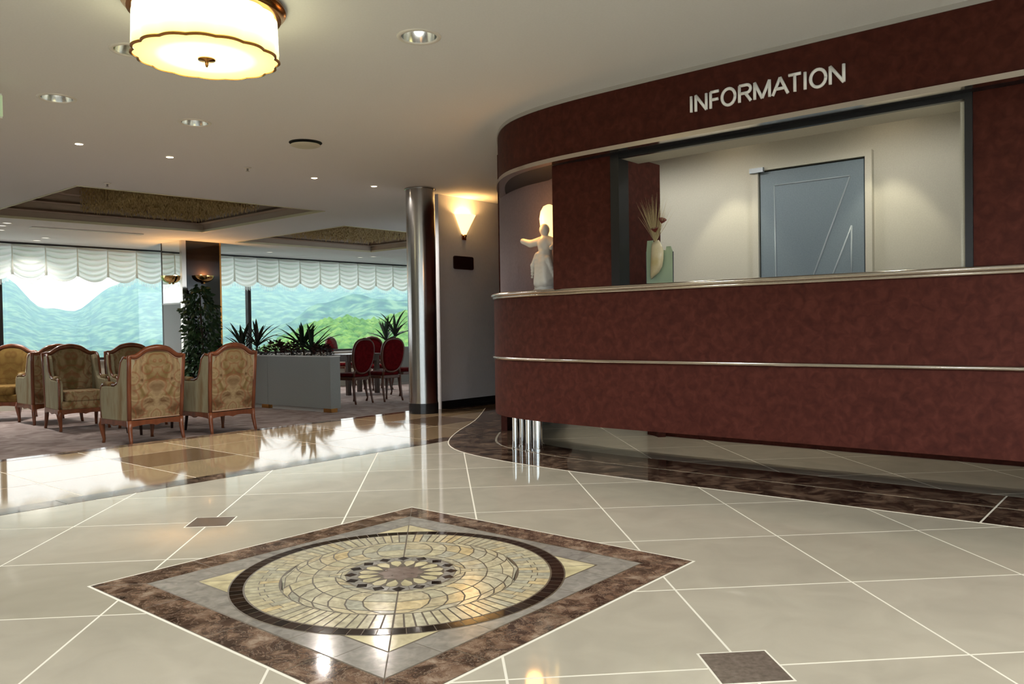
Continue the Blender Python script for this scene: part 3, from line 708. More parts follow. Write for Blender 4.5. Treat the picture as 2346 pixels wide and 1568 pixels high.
# ================================================================== CEILING FITTINGS
def chandelier(pos, label, lit=True):
    c = thing('ceiling_lamp', label, 'ceiling lamp', (pos[0], pos[1], ZC))
    MB().lathe([(.30, -.002), (.335, -.004), (.340, -.020), (.322, -.034), (.318, -.050), (.30, -.055)], 64).build('brass_ring', 'brass', c, 40)
    n = 16*8
    def sc_ring(r_, z, amp): return [(r_*(1+amp*abs(sin(16*a/2)))*cos(a), r_*(1+amp*abs(sin(16*a/2)))*sin(a), z) for a in [2*pi*i/n for i in range(n)]]
    mb = MB().loft([sc_ring(.292, -.052, .03), sc_ring(.294, -.20, .04), sc_ring(.290, -.226, .045)], True, False)
    mb.build('glass_drum', 'drum_glow', c, 30)
    mb = MB().loft([sc_ring(.290, -.226, .045), sc_ring(.298, -.232, .045), sc_ring(.298, -.238, .045), sc_ring(.288, -.240, .045)], True, False); mb.build('scalloped_rim', 'brass', c, 30)
    MB().add([*sc_ring(.287, -.236, .045), (0, 0, -.236)], [(i, (i+1) % n, n) for i in range(n)]).build('bottom_glass', 'disc_glow', c)
    MB().lathe([(.004, -.275), (.008, -.262), (.007, -.250), (.036, -.246), (.038, -.240)], 24).build('finial', 'brass', c, True)
    return c
cp = at(471, 20, ZC-.02); chandelier((cp.x, cp.y), 'large lit drum lamp of scalloped cream glass with a brass ring')
# a sister lamp stands further along the ceiling, outside the picture
chandelier((-4.1, 2.9), 'second lit drum lamp of scalloped cream glass by the side wall')
def downlight(p, label, power, on=True, col=(.90, .96, 1.0)):
    d = thing('downlight', label, 'downlight', (p.x, p.y, ZC), group='added entrance downlights' if 'entrance' in label else None)
    mb = MB().lathe([(.086, .0), (.090, -.006), (.108, -.004), (.110, .0)], 32, cap=False); mb.build('trim_ring', 'white_plastic', d, True)
    mb = MB().lathe([(.087, -.002), (.080, .05), (.055, .11), (.02, .13)], 32, cap=False); mb.build('reflector', 'reflector', d, True)
    MB().lathe([(.004, .028), (.018, .034), (.020, .06), (.016, .12)], 16).build('bulb', 'bulb_cool' if on else 'white_plastic', d, True)
    if power:
        l = bpy.data.lights.new('downlight_beam', 'SPOT'); l.energy = power; l.color = col; l.spot_size = radians(172 if power > 44 else 125); l.spot_blend = .45 if power > 44 else .8; l.shadow_soft_size = .06
        o = bpy.data.objects.new('downlight_beam', l); COL.objects.link(o); o.parent = d; o.location = (0, 0, -.006)
downlight(BIG[0], 'round recessed downlight with a bright reflector between lamp and counter', 30)
downlight(BIG[1], 'round recessed downlight near the ceiling edge left of the drum lamp', 35)
downlight(BIG[2], 'round recessed downlight beyond the drum lamp', 44)
downlight(BIG[3], 'round recessed downlight partly hidden by the drum lamp', 10, False)
for k, p in enumerate([(-3.0, -3.6), (-1.2, -3.9), (.6, -4.0), (2.4, -3.6), (3.3, -1.9), (1.5, -1.9), (-2.6, -1.6)]):  # lamps added out of view to brighten the near floor and counter
    downlight(Vector((*p, ZC)), 'unseen round downlight added in the entrance part of the ceiling as fill light', 105)
def spot(p, label, group=None):
    d = thing('spotlight', label, 'spotlight', (p.x, p.y, ZC), group=group)
    MB().lathe([(.026, -.001), (.034, -.004), (.037, -.001)], 24, cap=False).build('trim_ring', 'white_plastic', d, True)
    MB().lathe([(.002, -.003), (.026, -.003), (.028, -.001)], 24).build('lens', 'bulb_warm', d)
    l = bpy.data.lights.new('spotlight_beam', 'SPOT'); l.energy = 28; l.color = (1, .92, .82); l.spot_size = radians(156); l.spot_blend = .6; l.shadow_soft_size = .03
    o = bpy.data.objects.new('spotlight_beam', l); COL.objects.link(o); o.parent = d; o.location = (0, 0, -.01)
for (px, py), nth in zip(((181, 330), (389, 360), (720, 408), (857, 427)), ('fourth from', 'third from', 'second from', 'nearest to')): spot(at(px, py, ZC), 'tiny warm halogen spot in the ceiling row along the step, %s the steel column' % nth, 'halogen spots along the step')
vp = at(700, 327, ZC); vt = thing('air_vent', 'round cream disc air vent in the ceiling', 'air vent', (vp.x, vp.y, ZC))
MB().lathe([(.002, -.001), (.118, -.001), (.124, -.003), (.124, -.0005)], 40).build('vent_opening', 'dark_gap', vt, 40)
MB().lathe([(.002, -.030), (.095, -.029), (.112, -.022), (.112, -.018), (.01, -.016)], 40).build('vent_disc', 'vent', vt, 40)
MB().lathe([(.01, -.018), (.01, -.001)], 12).build('stem', 'dark_gap', vt)
def sprinkler(px, py, label):
    p = at(px, py, ZC); s_ = thing('sprinkler', label, 'sprinkler', (p.x, p.y, ZC))
    MB().lathe([(.034, -.001), (.030, -.008), (.012, -.010)], 20).build('cover_plate', 'white_plastic', s_, True)
    MB().lathe([(.008, -.008), (.008, -.030), (.016, -.032), (.016, -.035), (.003, -.036)], 12).build('head', 'light_trim', s_, True)
sprinkler(567, 384, 'small sprinkler head in the ceiling beyond the downlights')
sprinkler(246, 420, 'small sprinkler head at the edge of the crystal coffer')
# long air diffuser and far downlights in the lounge ceiling
d0, d1 = at(70, 520, ZC), at(325, 537, ZC); dv = (d1-d0).normalized(); dn = Vector((-dv.y, dv.x, 0))
df = thing('air_diffuser', 'long white linear air diffuser in the lounge ceiling', 'air diffuser', ((d0+d1)/2).to_tuple())
Lh = (d1-d0).length/2
for k, o_ in enumerate((-.055, 0, .055)): 
    MB().obox(tuple(dn.xy*o_), dv.xy, dn.xy, Lh, .020, -.012, -.002).build('slat', 'white_plastic', df)
for px, py in ((16, 511), (4, 517), (104, 545), (84, 551), (1, 527), (395, 560), (618, 578), (825, 590), (855, 588)):
    p = at(px, py, ZC); d = thing('small_downlight', 'small recessed downlight in the ceiling strip before the windows', 'downlight', (p.x, p.y, ZC), group='downlights before the windows')
    MB().lathe([(.050, -.001), (.060, -.006), (.066, -.001)], 20, cap=False).build('trim_ring', 'white_plastic', d, True)
    MB().lathe([(.002, -.002), (.050, -.002), (.052, -.001)], 20).build('lens', 'bulb_soft', d)
    l = bpy.data.lights.new('lounge_beam', 'SPOT'); l.energy = 28; l.color = (1, .95, .88); l.spot_size = radians(130); l.spot_blend = .7; l.shadow_soft_size = .05
    o = bpy.data.objects.new('lounge_beam', l); COL.objects.link(o); o.parent = d; o.location = (0, 0, -.01)
# exit sign at the left edge
ep = at(-78, 232, ZC-.13); es = thing('exit_sign', 'green lit exit sign hanging from the ceiling', 'sign', (ep.x, ep.y, ZC), radians(40))
MB().box(-.17, .17, -.02, .02, -.20, -.06).build('sign_box', 'white_plastic', es)
MB().box(-.16, .172, -.024, .024, -.19, -.07).build('sign_face', 'exit_green', es)
MB().box(-.01, .01, -.01, .01, -.06, -.001).build('hanger', 'white_plastic', es)

# crystal chandeliers in the coffers: a block of hanging strands
def crystal(cof, Q, k, label, zb, sh=0):
    c, zt_ = cof; c = c+U*sh; o = thing('crystal_chandelier', label, 'chandelier', (c.x, c.y, zb))
    e1 = (Q[1]-Q[0])*k; e2 = (Q[3]-Q[0])*k; top = zt_-zb
    MB().prism([tuple((-.5*e1-.5*e2)), tuple(.5*e1-.5*e2), tuple(.5*e1+.5*e2), tuple(-.5*e1+.5*e2)], top-.05, top-.002).build('mounting_plate', 'coffer_trim', o)
    mb = MB(); rnd = random.Random(3)
    n = 46
    for i in range(n+1):
        for j in range(n+1):
            edge = i in (0, n) or j in (0, n)
            if not edge and rnd.random() < .35: continue
            p = e1*(i/n-.5)+e2*(j/n-.5)+Vector((rnd.uniform(-.006, .006), rnd.uniform(-.006, .006)))
            zlo = rnd.uniform(0, .06); w_ = .0065; z = zlo
            while z < top-.06:
                h_ = rnd.uniform(.05, .09); z1 = min(z+h_, top-.05); zm = (z+z1)/2
                mb.add([(p.x, p.y, z), (p.x-w_, p.y-w_, zm), (p.x+w_, p.y-w_, zm), (p.x, p.y+w_, zm), (p.x, p.y, z1)],
                       [(0, 2, 1), (0, 3, 2), (0, 1, 3), (4, 1, 2), (4, 2, 3), (4, 3, 1)]); z = z1
    s_ = mb.build('crystal_strands', 'crystal', o); s_['kind'] = 'stuff'
crystal(cof1, [A1, B1, C1, L1], .52, 'square chandelier of amber crystal strands above the armchairs', ZC+.02, .22)
crystal(cof2, [A2, B2, C2, L2], .60, 'square chandelier of amber crystal strands above the dining tables', ZC+.04)

# ================================================================== PILLAR
pc = Vector((-4.13, 10.98)); PS = .66
pillar = thing('mirrored_pillar', 'square pillar with a mirrored face and a black polished face', 'pillar', (pc.x, pc.y, ZL), radians(45))
# local x = along U, local y = along V; near corner at origin
MB().box(.012, PS, .012, PS, 0, ZC-ZL).build('core', 'black_glass', pillar)
MB().box(0, .011, .07, PS-.03, 1.635, ZC-ZL).build('mirror_panel', 'mirror', pillar)
MB().box(0, .011, .07, PS-.03, .02, 1.61).build('painted_wall_reflection', 'planter', pillar)  # grey stands in for a low wall reflected in the mirror
MB().box(-.006, .011, .065, PS-.03, 1.61, 1.635).build('painted_ledge_reflection', 'light_trim', pillar)  # pale strip drawn as the reflected ledge line
MB().box(.07, PS-.03, 0, .011, .02, ZC-ZL).build('stone_panel', 'black_glass', pillar)
for (x0, x1, y0, y1) in ((-.004, .065, -.004, .009), (-.004, .009, .010, .062)): MB().box(x0, x1, y0, y1, 0, ZC-ZL).build('corner_strip', 'steel', pillar)
MB().box(-.004, .009, PS-.028, PS, 0, ZC-ZL).build('corner_strip', 'dark_frame', pillar)
MB().box(PS-.028, PS, -.004, .009, 0, ZC-ZL).build('corner_strip', 'brass', pillar)
def bowl(face, label):
    # face 0: black side (normal -V), face 1: mirror side (normal -U)
    if face == 0: p = pc+U*(PS*.52); rz = radians(45)
    else: p = pc+V*(PS*.52); rz = radians(-45)
    b = thing('bowl_sconce', label, 'wall lamp', (p.x, p.y, 1.76), rz, group=None)
    rings = []
    for i in range(9):
        a = pi/2*i/8; r_ = .165*sin(a)+.002; z_ = -.115*cos(a)
        rings.append([(r_*cos(t_), -.013+r_*.85*min(0, sin(t_)) , z_) for t_ in [2*pi*k/32 for k in range(32)]])
    MB().loft(rings, True, False).build('bowl', 'gold', b, True)
    MB().lathe([(.014, -.13), (.02, -.12), (.012, -.108)], 12, (0, -.03, 0)).build('knob', 'gold', b, True)
    MB().box(-.05, .05, -.014, -.002, -.10, .0).build('back_plate', 'gold', b)
    MB().lathe([(.006, -.09), (.022, -.07), (.026, -.05), (.016, -.03), (.003, -.025)], 14, (0, -.05, 0)).build('bulb', 'sconce_glow', b, True)
    l = bpy.data.lights.new('bowl_bulb', 'POINT'); l.energy = 6; l.color = (1, .5, .16); l.shadow_soft_size = .03
    o = bpy.data.objects.new('bowl_bulb', l); COL.objects.link(o); o.parent = b; o.location = (0, -.06, -.01)
bowl(0, 'gold half bowl uplight on the black pillar face'); bowl(1, 'gold half bowl uplight on the mirrored pillar face')

# ================================================================== AUSTRIAN BLINDS
SW = .466
def blind(px_joints, name_label, n_left, n_right, s_start):
    root = wpt(s_start); b = thing('austrian_blind', name_label, 'blind', (root.x, root.y, ZC-.03), atan2(WD.y, WD.x), group=None)
    for k in range(n_left, n_right):
        nu, nv = 12, 84; mb = MB(); rows = []
        rnd = random.Random(k)
        for j in range(nv+1):
            v_ = j/nv; row = []
            for i in range(nu+1):
                u_ = i/nu; sag = sin(pi*u_)
                ztop = -.004; drop = .455+.105*sag**.8
                z = ztop-(drop)*v_
                ph = v_*12.5*pi-sag*1.1+rnd.uniform(-.05, .05)
                y = -.045-.065*(sag**.5)*(1-abs(sin(ph/2)))*(.45+.55*v_)-.015*sag
                row.append((SW*(k+u_), y, z))
            rows.append(row)
        mb.loft(rows, False, False); sw = mb.build('swag', 'curtain', b, True)
        mb = MB()
        for i in range(27):
            u_ = (i+.5)/27; x = SW*(k+u_); z = -.004-(.455+.105*sin(pi*u_)**.8); y = -.05-.022*sin(pi*u_)
            L = .055+.012*((i*7) % 3); mb.add([(x-.0035, y, z), (x+.0035, y, z), (x+.005, y+.004, z-L), (x-.002, y-.003, z-L)], [(0, 1, 2, 3)])
        f_ = mb.build('fringe', 'curtain', sw); f_['kind'] = 'stuff'
        MB().tube([(SW*k, -.06, -.01), (SW*k, -.066, -.25), (SW*k, -.06, -.47)], [.008, .012, .02], 6).build('gathered_seam', 'curtain', b, True)
s103 = s_of(103, 640)
blind(None, 'white swagged fringed blind left of the mirrored pillar', -13, 5, s103)
s586 = s_of(586, 640)
blind(None, 'white swagged fringed blind right of the mirrored pillar', -2, 18, s586)

# ================================================================== ARMCHAIRS
def make_bergere(first, tap='tapestry'):
    c = thing('armchair', first, 'armchair')
    def yb(z): return -.30-.075*max(0, z-.30)       # raked back plane
    # outline of the back (x,z) - camel crest
    def crest(x):
        a = abs(x)/.30
        if a < .30: return 1.010-.012*(a/.30)**2
        if a < .84: f_ = (a-.30)/.54; return .998-.078*f_*f_*(3-2*f_)
        return .920+.010*(a-.84)/.16
    xs = [-.30+.60*i/24 for i in range(25)]
    top = [(x, crest(x)) for x in xs]
    outline = [(-.285, .24), (-.292, .5), (-.298, .82)]+top+[(.298, .82), (.292, .5), (.285, .24)]
    MB().tube([(x, yb(z), z) for x, z in outline], [.022]*3+[.024+.010*(1-abs(x)/.3) for x in xs]+[.022]*3, 8, 1.0).build('back_frame', 'wood', c, True)
    # upholstery, front and rear faces
    rows = []
    inner = [(x*.93, crest(x)-.028) for x in xs]
    for j in range(13):
        t_ = j/12; row = []
        for i in range(25):
            x, zt_ = inner[i]; zb = .275; z = zb+(zt_-zb)*t_; e = max(0, (1-(2*i/24-1)**8)*(1-(2*t_-1)**8))
            row.append((x, yb(z)+.035*e, z))
        rows.append(row)
    rear = [[(p[0], yb(p[2])-.016*max(0, (1-(2*i/24-1)**8)*(1-(2*j/12-1)**8)), p[2]) for i, p in enumerate(r)] for j, r in enumerate(rows)]
    mb = MB().loft([[ (p[0], p[1]+.02, p[2]) for p in r] for r in rows], False, False).loft(rear, False, False); mb.build('back_upholstery', tap, c, True)
    rim = [rear[0][0], rear[6][0], rear[12][0]]+rear[12][1:]+[rear[6][24], rear[0][24]]; rim = [(p[0], p[1]-.004, p[2]) for p in rim]
    MB().tube(rim+[rim[0]], .006, 5).build('piping', 'gimp', c, True)
    # winged arms
    prof = [(-.29, .255), (.24, .255), (.265, .40), (.262, .56), (.235, .605), (.14, .612), (-.02, .61), (-.085, .635), (-.13, .70), (-.155, .78), (-.18, .86), (-.225, .905), (-.30, .895), (-.355, .90)]
    poly_ = prof+[(yb(.60)-.0, .60)]
    for s_ in (-1, 1):
        x0, x1 = s_*.300, s_*.235
        mb = MB().prism(prof+[(yb(.6)+.005, .6)], min(x0, x1), max(x0, x1), 'x'); mb.build('arm', 'side_cloth', c, False, .012)
        edge = [(.27, .27), (.275, .42), (.27, .58), (.235, .622), (.14, .628), (-.02, .626), (-.085, .650), (-.125, .71), (-.148, .785), (-.172, .868), (-.225, .916), (-.30, .908)]
        MB().tube([(s_*(.268+(.02 if z > .65 else .012)), y, z) for y, z in edge], .0145, 7).build('arm_frame', 'wood', c, True)
        MB().tube([(s_*.268, .05, .628), (s_*.268, .20, .630)], .03, 8, 1).build('arm_pad', tap, c, True)
    # seat
    MB().box(-.255, .255, -.28, .27, .255, .36).build('seat_base', tap, c, False, .015)
    rows = []
    for j in range(9):
        t_ = j/8; a = pi*(t_-.5); ring = []
        for k in range(32):
            th = 2*pi*k/32; e = .25; cx_ = abs(cos(th))**e*(1 if cos(th) > 0 else -1); sy_ = abs(sin(th))**e*(1 if sin(th) > 0 else -1)
            w_ = abs(cos(a))**.35; ring.append((.228*cx_*(.86+.14*w_), .02+.27*sy_*(.88+.12*w_), .415+.062*sin(a)))
        rows.append(ring)
    MB().loft(rows).build('cushion', tap, c, True)
    # seat rails with a shaped apron
    def rail(p0, p1, depth=.035):
        p0, p1 = Vector(p0), Vector(p1); d = p1-p0; n = 12; nrm = Vector((-d.y, d.x)).normalized()*.016; vs_ = []; fs_ = []
        for i in range(n+1):
            t_ = i/n; q_ = p0+d*t_; zlo = .215-depth*.55*(abs(2*t_-1)**3)-.018*max(0, 1-abs(2*t_-1)*5)
            for sgn in (-1, 1):
                for z in (zlo, .262): vs_.append((q_.x+nrm.x*sgn, q_.y+nrm.y*sgn, z))
        for i in range(n):
            b = i*4; fs_ += [(b, b+1, b+5, b+4), (b+2, b+6, b+7, b+3), (b+1, b+3, b+7, b+5), (b, b+4, b+6, b+2)]
        return MB().add(vs_, fs_).build('seat_rail', 'wood', c)
    rail((-.285, .27), (.285, .27)); rail((-.28, -.30), (.28, -.30)); rail((-.288, -.30), (-.288, .27)); rail((.288, -.30), (.288, .27))
    for sx in (-1, 1):
        MB().tube([(sx*.275, .262, .262), (sx*.283, .275, .20), (sx*.276, .268, .12), (sx*.268, .258, .04), (sx*.272, .264, .0)], [.030, .034, .024, .016, .018], 10).build('leg', 'wood', c, True)
        MB().tube([(sx*.283, -.300, .265), (sx*.284, -.308, .16), (sx*.288, -.330, .06), (sx*.292, -.345, 0)], [.026, .024, .019, .017], 10).build('leg', 'wood', c, True)
    return c
ch = make_bergere('tapestry armchair with its carved back to the lobby, standing at the carpet edge beside the sage side panel')
def place(o, p, ang): o.location = (p[0], p[1], ZL); o.rotation_euler = (0, 0, radians(ang)-pi/2)
def centre(rear_mid, ang, d=.32): a = radians(ang); return (rear_mid[0]+d*cos(a), rear_mid[1]+d*sin(a))
spots = []
lA, lB = at(290, 1026, ZL), at(427, 1008, ZL); mA = (lA+lB)/2
a1 = math.degrees(atan2((lB-lA).y, (lB-lA).x))+90
spots.append((centre(mA, a1), a1, 'tapestry armchair turned away, its whole left flank showing, before the black pillar face'))
lA, lB = at(473, 1004, ZL), at(588, 984, ZL); mA = (lA+lB)/2; a2 = 140
spots.append((centre(mA, a2, .30), a2, 'tapestry armchair turned away, standing next to the grey planter'))
b3 = dep(160, 795, 10.2); spots.append((centre(b3, -52, .33), -52, 'shadowed armchair facing the lobby, its sage outer arm catching the light'))
b5 = dep(300, 790, 10.5); spots.append((centre(b5, -58, .33), -58, 'shadowed armchair facing the lobby, mostly hidden behind the first turned away armchair'))
lA = at(72, 976, ZL); spots.append((centre((lA.x+.22, lA.y+.24), 134, .32), 134, 'dark armchair turned away towards the window, a brown back showing between two chairs'))
l0 = at(36, 967, ZL); spots.append(((l0.x-.30, l0.y+.30), -82, 'golden yellow armchair facing the lobby at the end of the group'))
chairs = []
for k, (p, ang, lab) in enumerate(spots):
    o = ch if k == 0 else copy_tree(ch); o['label'] = lab; o['group'] = 'carved armchairs in the lounge'; place(o, p, ang); chairs.append(o)
for o in [q for q in bpy.data.objects if q.parent == chairs[5]]:
    if o.data.materials[0] == M['tapestry']:
        o.data = o.data.copy(); o.data.materials[0] = M['tapestry_gold']
# low table between the armchairs
tp = at(330, 985, ZL); lt = thing('coffee_table', 'low dark wooden table between the armchairs', 'table', (-4.05+.55, 7.62+.25, ZL), radians(45))
MB().prism(rrect(.32, .22, .05), .36, .39).build('table_top', 'wood_dark', lt)
for sx in (-1, 1):
    for sy in (-1, 1): MB().tube([(sx*.27, sy*.17, .36), (sx*.28, sy*.18, .2), (sx*.265, sy*.165, 0)], [.024, .02, .015], 8).build('leg', 'wood_dark', lt, True)

# ================================================================== DINING CHAIRS AND TABLE
def make_dining(label):
    c = thing('dining_chair', label, 'chair')
    def yb(z): return -.21-.14*max(0, z-.45)
    ov = [(.215*(1+.13*sin(a))*abs(cos(a))**.75*(1 if cos(a) > 0 else -1), .745+.265*abs(sin(a))**.85*(1 if sin(a) > 0 else -1)) for a in [2*pi*(i+.5)/36 for i in range(36)]]
    MB().tube([(x, yb(z), z) for x, z in ov], .022, 8, closed=True).build('back_frame', 'wood_red', c, True)
    rows = []
    for k in range(6):
        f_ = [1, .92, .75, .5, .25, .02][k]; rows.append([(x*f_*.95, yb(.745+(z-.745)*f_*.95)+.028*(1-f_**3), .745+(z-.745)*f_*.95) for x, z in ov])
    rear = [[(p[0], p[1]-.045*(1 if k else .4), p[2]) for p in r] for k, r in enumerate(rows)]
    MB().loft(rows, True, False).loft(rear, True, False).loft([rows[0], rear[0]], True, False).build('backrest', 'red', c, True)
    MB().tube([(-.06, yb(1.0), .998), (-.02, yb(1.02), 1.018), (.02, yb(1.02), 1.018), (.06, yb(1.0), .998)], [.010, .022, .022, .010], 8).build('crest_carving', 'wood_red', c, True)
    for s_ in (-1, 1): MB().tube([(s_*.17, -.215, .43), (s_*.165, yb(.5), .50), (s_*.13, yb(.56), .56)], .019, 8).build('back_support', 'wood_red', c, True)
    seat = [(-.19, -.22), (.19, -.22), (.235, .12), (.20, .20), (.0, .225), (-.20, .20), (-.235, .12)]
    MB().prism(seat, .375, .425).build('seat_frame', 'wood_red', c, False, .008)
    MB().prism([(x*.95, y*.95) for x, y in seat], .425, .485).build('seat', 'red', c, False, .022)
    for s_ in (-1, 1):
        MB().tube([(s_*.205, .175, .40), (s_*.228, .198, .33), (s_*.212, .185, .18), (s_*.196, .170, .06), (s_*.206, .185, 0)], [.03, .032, .021, .014, .018], 9).build('leg', 'wood_red', c, True)
        MB().tube([(s_*.175, -.205, .42), (s_*.178, -.215, .25), (s_*.182, -.25, .06), (s_*.185, -.265, 0)], [.024, .021, .016, .015], 9).build('leg', 'wood_red', c, True)
    return c
dc = make_dining('crimson dining chair')
ds = [(at(808, 924, ZL), 140, 'crimson oval back dining chair turned to the table, nearest the grey planter'),
      (at(879, 918, ZL), 132, 'crimson oval back dining chair turned to the table, beside the steel column'),
      (at(787, 885, ZL), -22, 'bright red oval back dining chair lit by the window beyond the table'),
      (at(928, 905, ZL), 205, 'crimson dining chair sideways behind the chair by the steel column'),
      (at(868, 893, ZL), -60, 'crimson dining chair facing the lobby from behind the table')]
for k, (p, ang, lab) in enumerate(ds):
    o = dc if k == 0 else copy_tree(dc); o['label'] = lab; o['group'] = 'crimson dining chairs'; place(o, p, ang)
ta = at(812, 902, ZL); dt = thing('dining_table', 'dark wooden dining table behind the crimson chairs', 'table', (ta.x, ta.y, ZL), radians(45))
MB().prism(rrect(.40, .32, .03), .69, .73).build('table_top', 'wood_dark', dt)
MB().prism(rrect(.37, .29, .02), .60, .69).build('apron', 'wood_dark', dt)
for sx in (-1, 1):
    for sy in (-1, 1): MB().box(sx*.33-.035, sx*.33+.035, sy*.25-.035, sy*.25+.035, 0, .60).build('leg', 'wood_dark', dt)

# ================================================================== PLANTERS
pa, pb = Vector((-1.60, 9.42)), Vector((-2.76, 10.46))
pd = (pb-pa).normalized(); pa = pa+pd*.13; pn = Vector((pd.y, -pd.x)); pn = pn if pn.y > 0 else -pn
def planter(a, b, label, plants=True):
    L = (b-a).length; o = thing('planter', label, 'planter', (a.x, a.y, ZL), atan2(pd.y, pd.x))
    sgn = -1 if Vector((-pd.y, pd.x)).dot(pn) < 0 else 1
    def bx(mb, x0, x1, y0, y1, z0, z1): return mb.box(x0, x1, min(y0*sgn, y1*sgn), max(y0*sgn, y1*sgn), z0, z1)
    D, Hh = .18, .80
    mb = MB(); bx(mb, 0, L-.004, 0, .02, .06, Hh); bx(mb, 0, L-.004, D-.02, D, .06, Hh); bx(mb, 0, .02, .02, D-.02, .06, Hh); bx(mb, L-.024, L-.004, .02, D-.02, .06, Hh); bx(mb, .02, L-.024, .02, D-.02, .06, .09)
    mb.build('box', 'planter', o)
    mb = MB(); bx(mb, .06, L-.05, .045, D-.045, 0, .06); mb.build('plinth', 'light_trim', o)
    mb = MB(); bx(mb, .03, .20, .035, D-.035, 0, .06); mb.build('plinth_corner', 'brass', o)
    mb = MB(); bx(mb, .02, L-.024, .02, D-.02, .70, .74); mb.build('soil', 'soil', o)
    mb = MB(); bx(mb, -.004, L, -.004, .022, Hh-.012, Hh+.004); bx(mb, -.004, L, D-.022, D+.004, Hh-.012, Hh+.004); bx(mb, -.004, .022, .022, D-.022, Hh-.012, Hh+.004); mb.build('rim', 'light_trim', o)
    return o
planter(pa, pb, 'long grey planter box beside the dining table')
planter(pb, pb+pd*.72, 'short grey planter box next to the pillar')
def blade(L, w_, droop):
    mb = MB(); n = 6; vs_ = []; fs_ = []
    for i in range(n+1):
        t_ = i/n; ww = w_*(sin(pi*min(1, .12+t_*.88))**.7); y = L*t_*cos(droop*t_*.5); z = -L*droop*.5*t_*t_
        vs_ += [(-ww, y, z+ww*.5), (0, y, z), (ww, y, z+ww*.5)]
    for i in range(n): b = i*3; fs_ += [(b, b+1, b+4, b+3), (b+1, b+2, b+5, b+4)]
    return mb.add(vs_, fs_)
blades = None
def dragon(p, z, label, heads, n=15, L=.40, group=None):
    o = thing('dragon_plant', label, 'plant', (p[0], p[1], z), random.uniform(0, 6), group)
    global blades
    if blades is None:
        blades = []
        for k in range(4):
            me = blade(.36+.05*k, .023, .15+.2*k).build('leaf', 'leaf_dark'); blades.append(me.data); bpy.data.objects.remove(me)
    for hx, hy, hz in heads:
        MB().tube([(hx*.4, hy*.4, -.05), (hx*.8, hy*.8, hz*.6), (hx, hy, hz)], .014, 7).build('stem', 'bark', o, True)
        for k in range(n):
            lf = bpy.data.objects.new('leaf', random.choice(blades)); COL.objects.link(lf); lf.parent = o
            el = random.uniform(.45, 1.5); s_ = L/.42*random.uniform(.75, 1.1)
            lf.location = (hx, hy, hz+random.uniform(-.03, .02)); lf.rotation_euler = (el, 0, 2*pi*k/n+random.uniform(-.2, .2)); lf.scale = (s_,)*3
    return o
def in_planter(px, d=.09):                      # point along the planter's middle line seen at pixel column px
    n_ = (pn.x, pn.y); q = hit(px, 800, n_, (pa+pn*d).dot(pn)); return Vector(q[:2])
pz = ZL+.74
dragon(in_planter(705), pz, 'spiky dark dragon plant in the long planter, in the middle of its gravel', [(.10, .05, .17), (-.10, -.04, .12)], 16, .50)
dragon(in_planter(575), pz, 'spiky dark dragon plant with reddish hearts in the short planter by the pillar', [(.10, .02, .19), (-.16, 0, .14)], 16, .48)
bp = at(905, 868, ZL); bp = Vector((bp.x, bp.y))
bp = Vector(dep(905, 770, 17.1)[:2])
b2 = thing('planter', 'grey planter box behind the dining chairs', 'planter', (bp.x, bp.y, ZL), radians(45))
mb = MB(); mb.box(-.5, .5, -.2, -.18, .05, .78).box(-.5, .5, .18, .2, .05, .78).box(-.5, -.48, -.18, .18, .05, .78).box(.48, .5, -.18, .18, .05, .78); mb.build('box', 'planter', b2)
MB().box(-.45, .45, -.15, .15, 0, .06).build('plinth', 'light_trim', b2); MB().box(-.48, .48, -.18, .18, .68, .72).build('soil', 'soil', b2)
dragon(bp, ZL+.72, 'spiky dark dragon plant rising behind the crimson dining chairs', [(.0, .0, .30), (.16, .10, .2)], 15, .55)
# low grey ground cover and dark red leaved shrubs in the planters
def cover(a, L, label, seed):
    rnd = random.Random(seed); mb = MB(); o = thing('ground_cover', label, 'plant', (a.x, a.y, pz))
    for k in range(int(800*L)):
        p = pd*rnd.uniform(.05, L-.06)+pn*rnd.uniform(.03, .15); z = rnd.uniform(-.02, .17); an = rnd.uniform(0, 6.3); l_ = rnd.uniform(.02, .05)
        d = Vector((cos(an), sin(an), rnd.uniform(-.2, .8))).normalized()*l_; s_ = Vector((-sin(an), cos(an), rnd.uniform(-.5, .5)))*l_*.35
        c = Vector((p.x, p.y, z)); mb.add([c, c+d*.5+s_, c+d, c+d*.5-s_], [(0, 1, 2, 3)])
    q = mb.build('leaves', mottled('silver_grey_leaves_%d' % seed, [(.3, (.03, .03, .028)), (.7, (.17, .165, .165))], 20, .7), o); q['kind'] = 'stuff'
cover(pa, (pb-pa).length, 'low silvery ground cover filling the long planter', 4)
cover(pb, .70, 'low silvery ground cover filling the short planter', 5)
def shrub(p, z, h_, r_, n, label, material, cat='plant', lsize=.05):
    o = thing('leafy_shrub', label, cat, (p[0], p[1], z)); rnd = random.Random(int(h_*100)); mb = MB()
    for k in range(n):
        a, el, rr = rnd.uniform(0, 2*pi), rnd.uniform(-.2, 1.4), rnd.uniform(.4, 1)
        c = Vector((r_*rr*cos(a)*cos(el), r_*rr*sin(a)*cos(el), h_*.45+h_*.5*rr*sin(el))); d = Vector((cos(a), sin(a), rnd.uniform(-.3, .9))).normalized()*lsize*rnd.uniform(.8, 1.5)
        s_ = d.cross(Vector((rnd.random(), rnd.random(), 1))).normalized()*lsize*.42; mb.add([c, c+d*.5+s_, c+d, c+d*.5-s_], [(0, 1, 2, 3)])
    f_ = mb.build('foliage', material, o); f_['kind'] = 'stuff'
    MB().tube([(0, 0, -.02), (0, 0, h_*.6)], .012, 6).build('stem', 'bark', o, True)
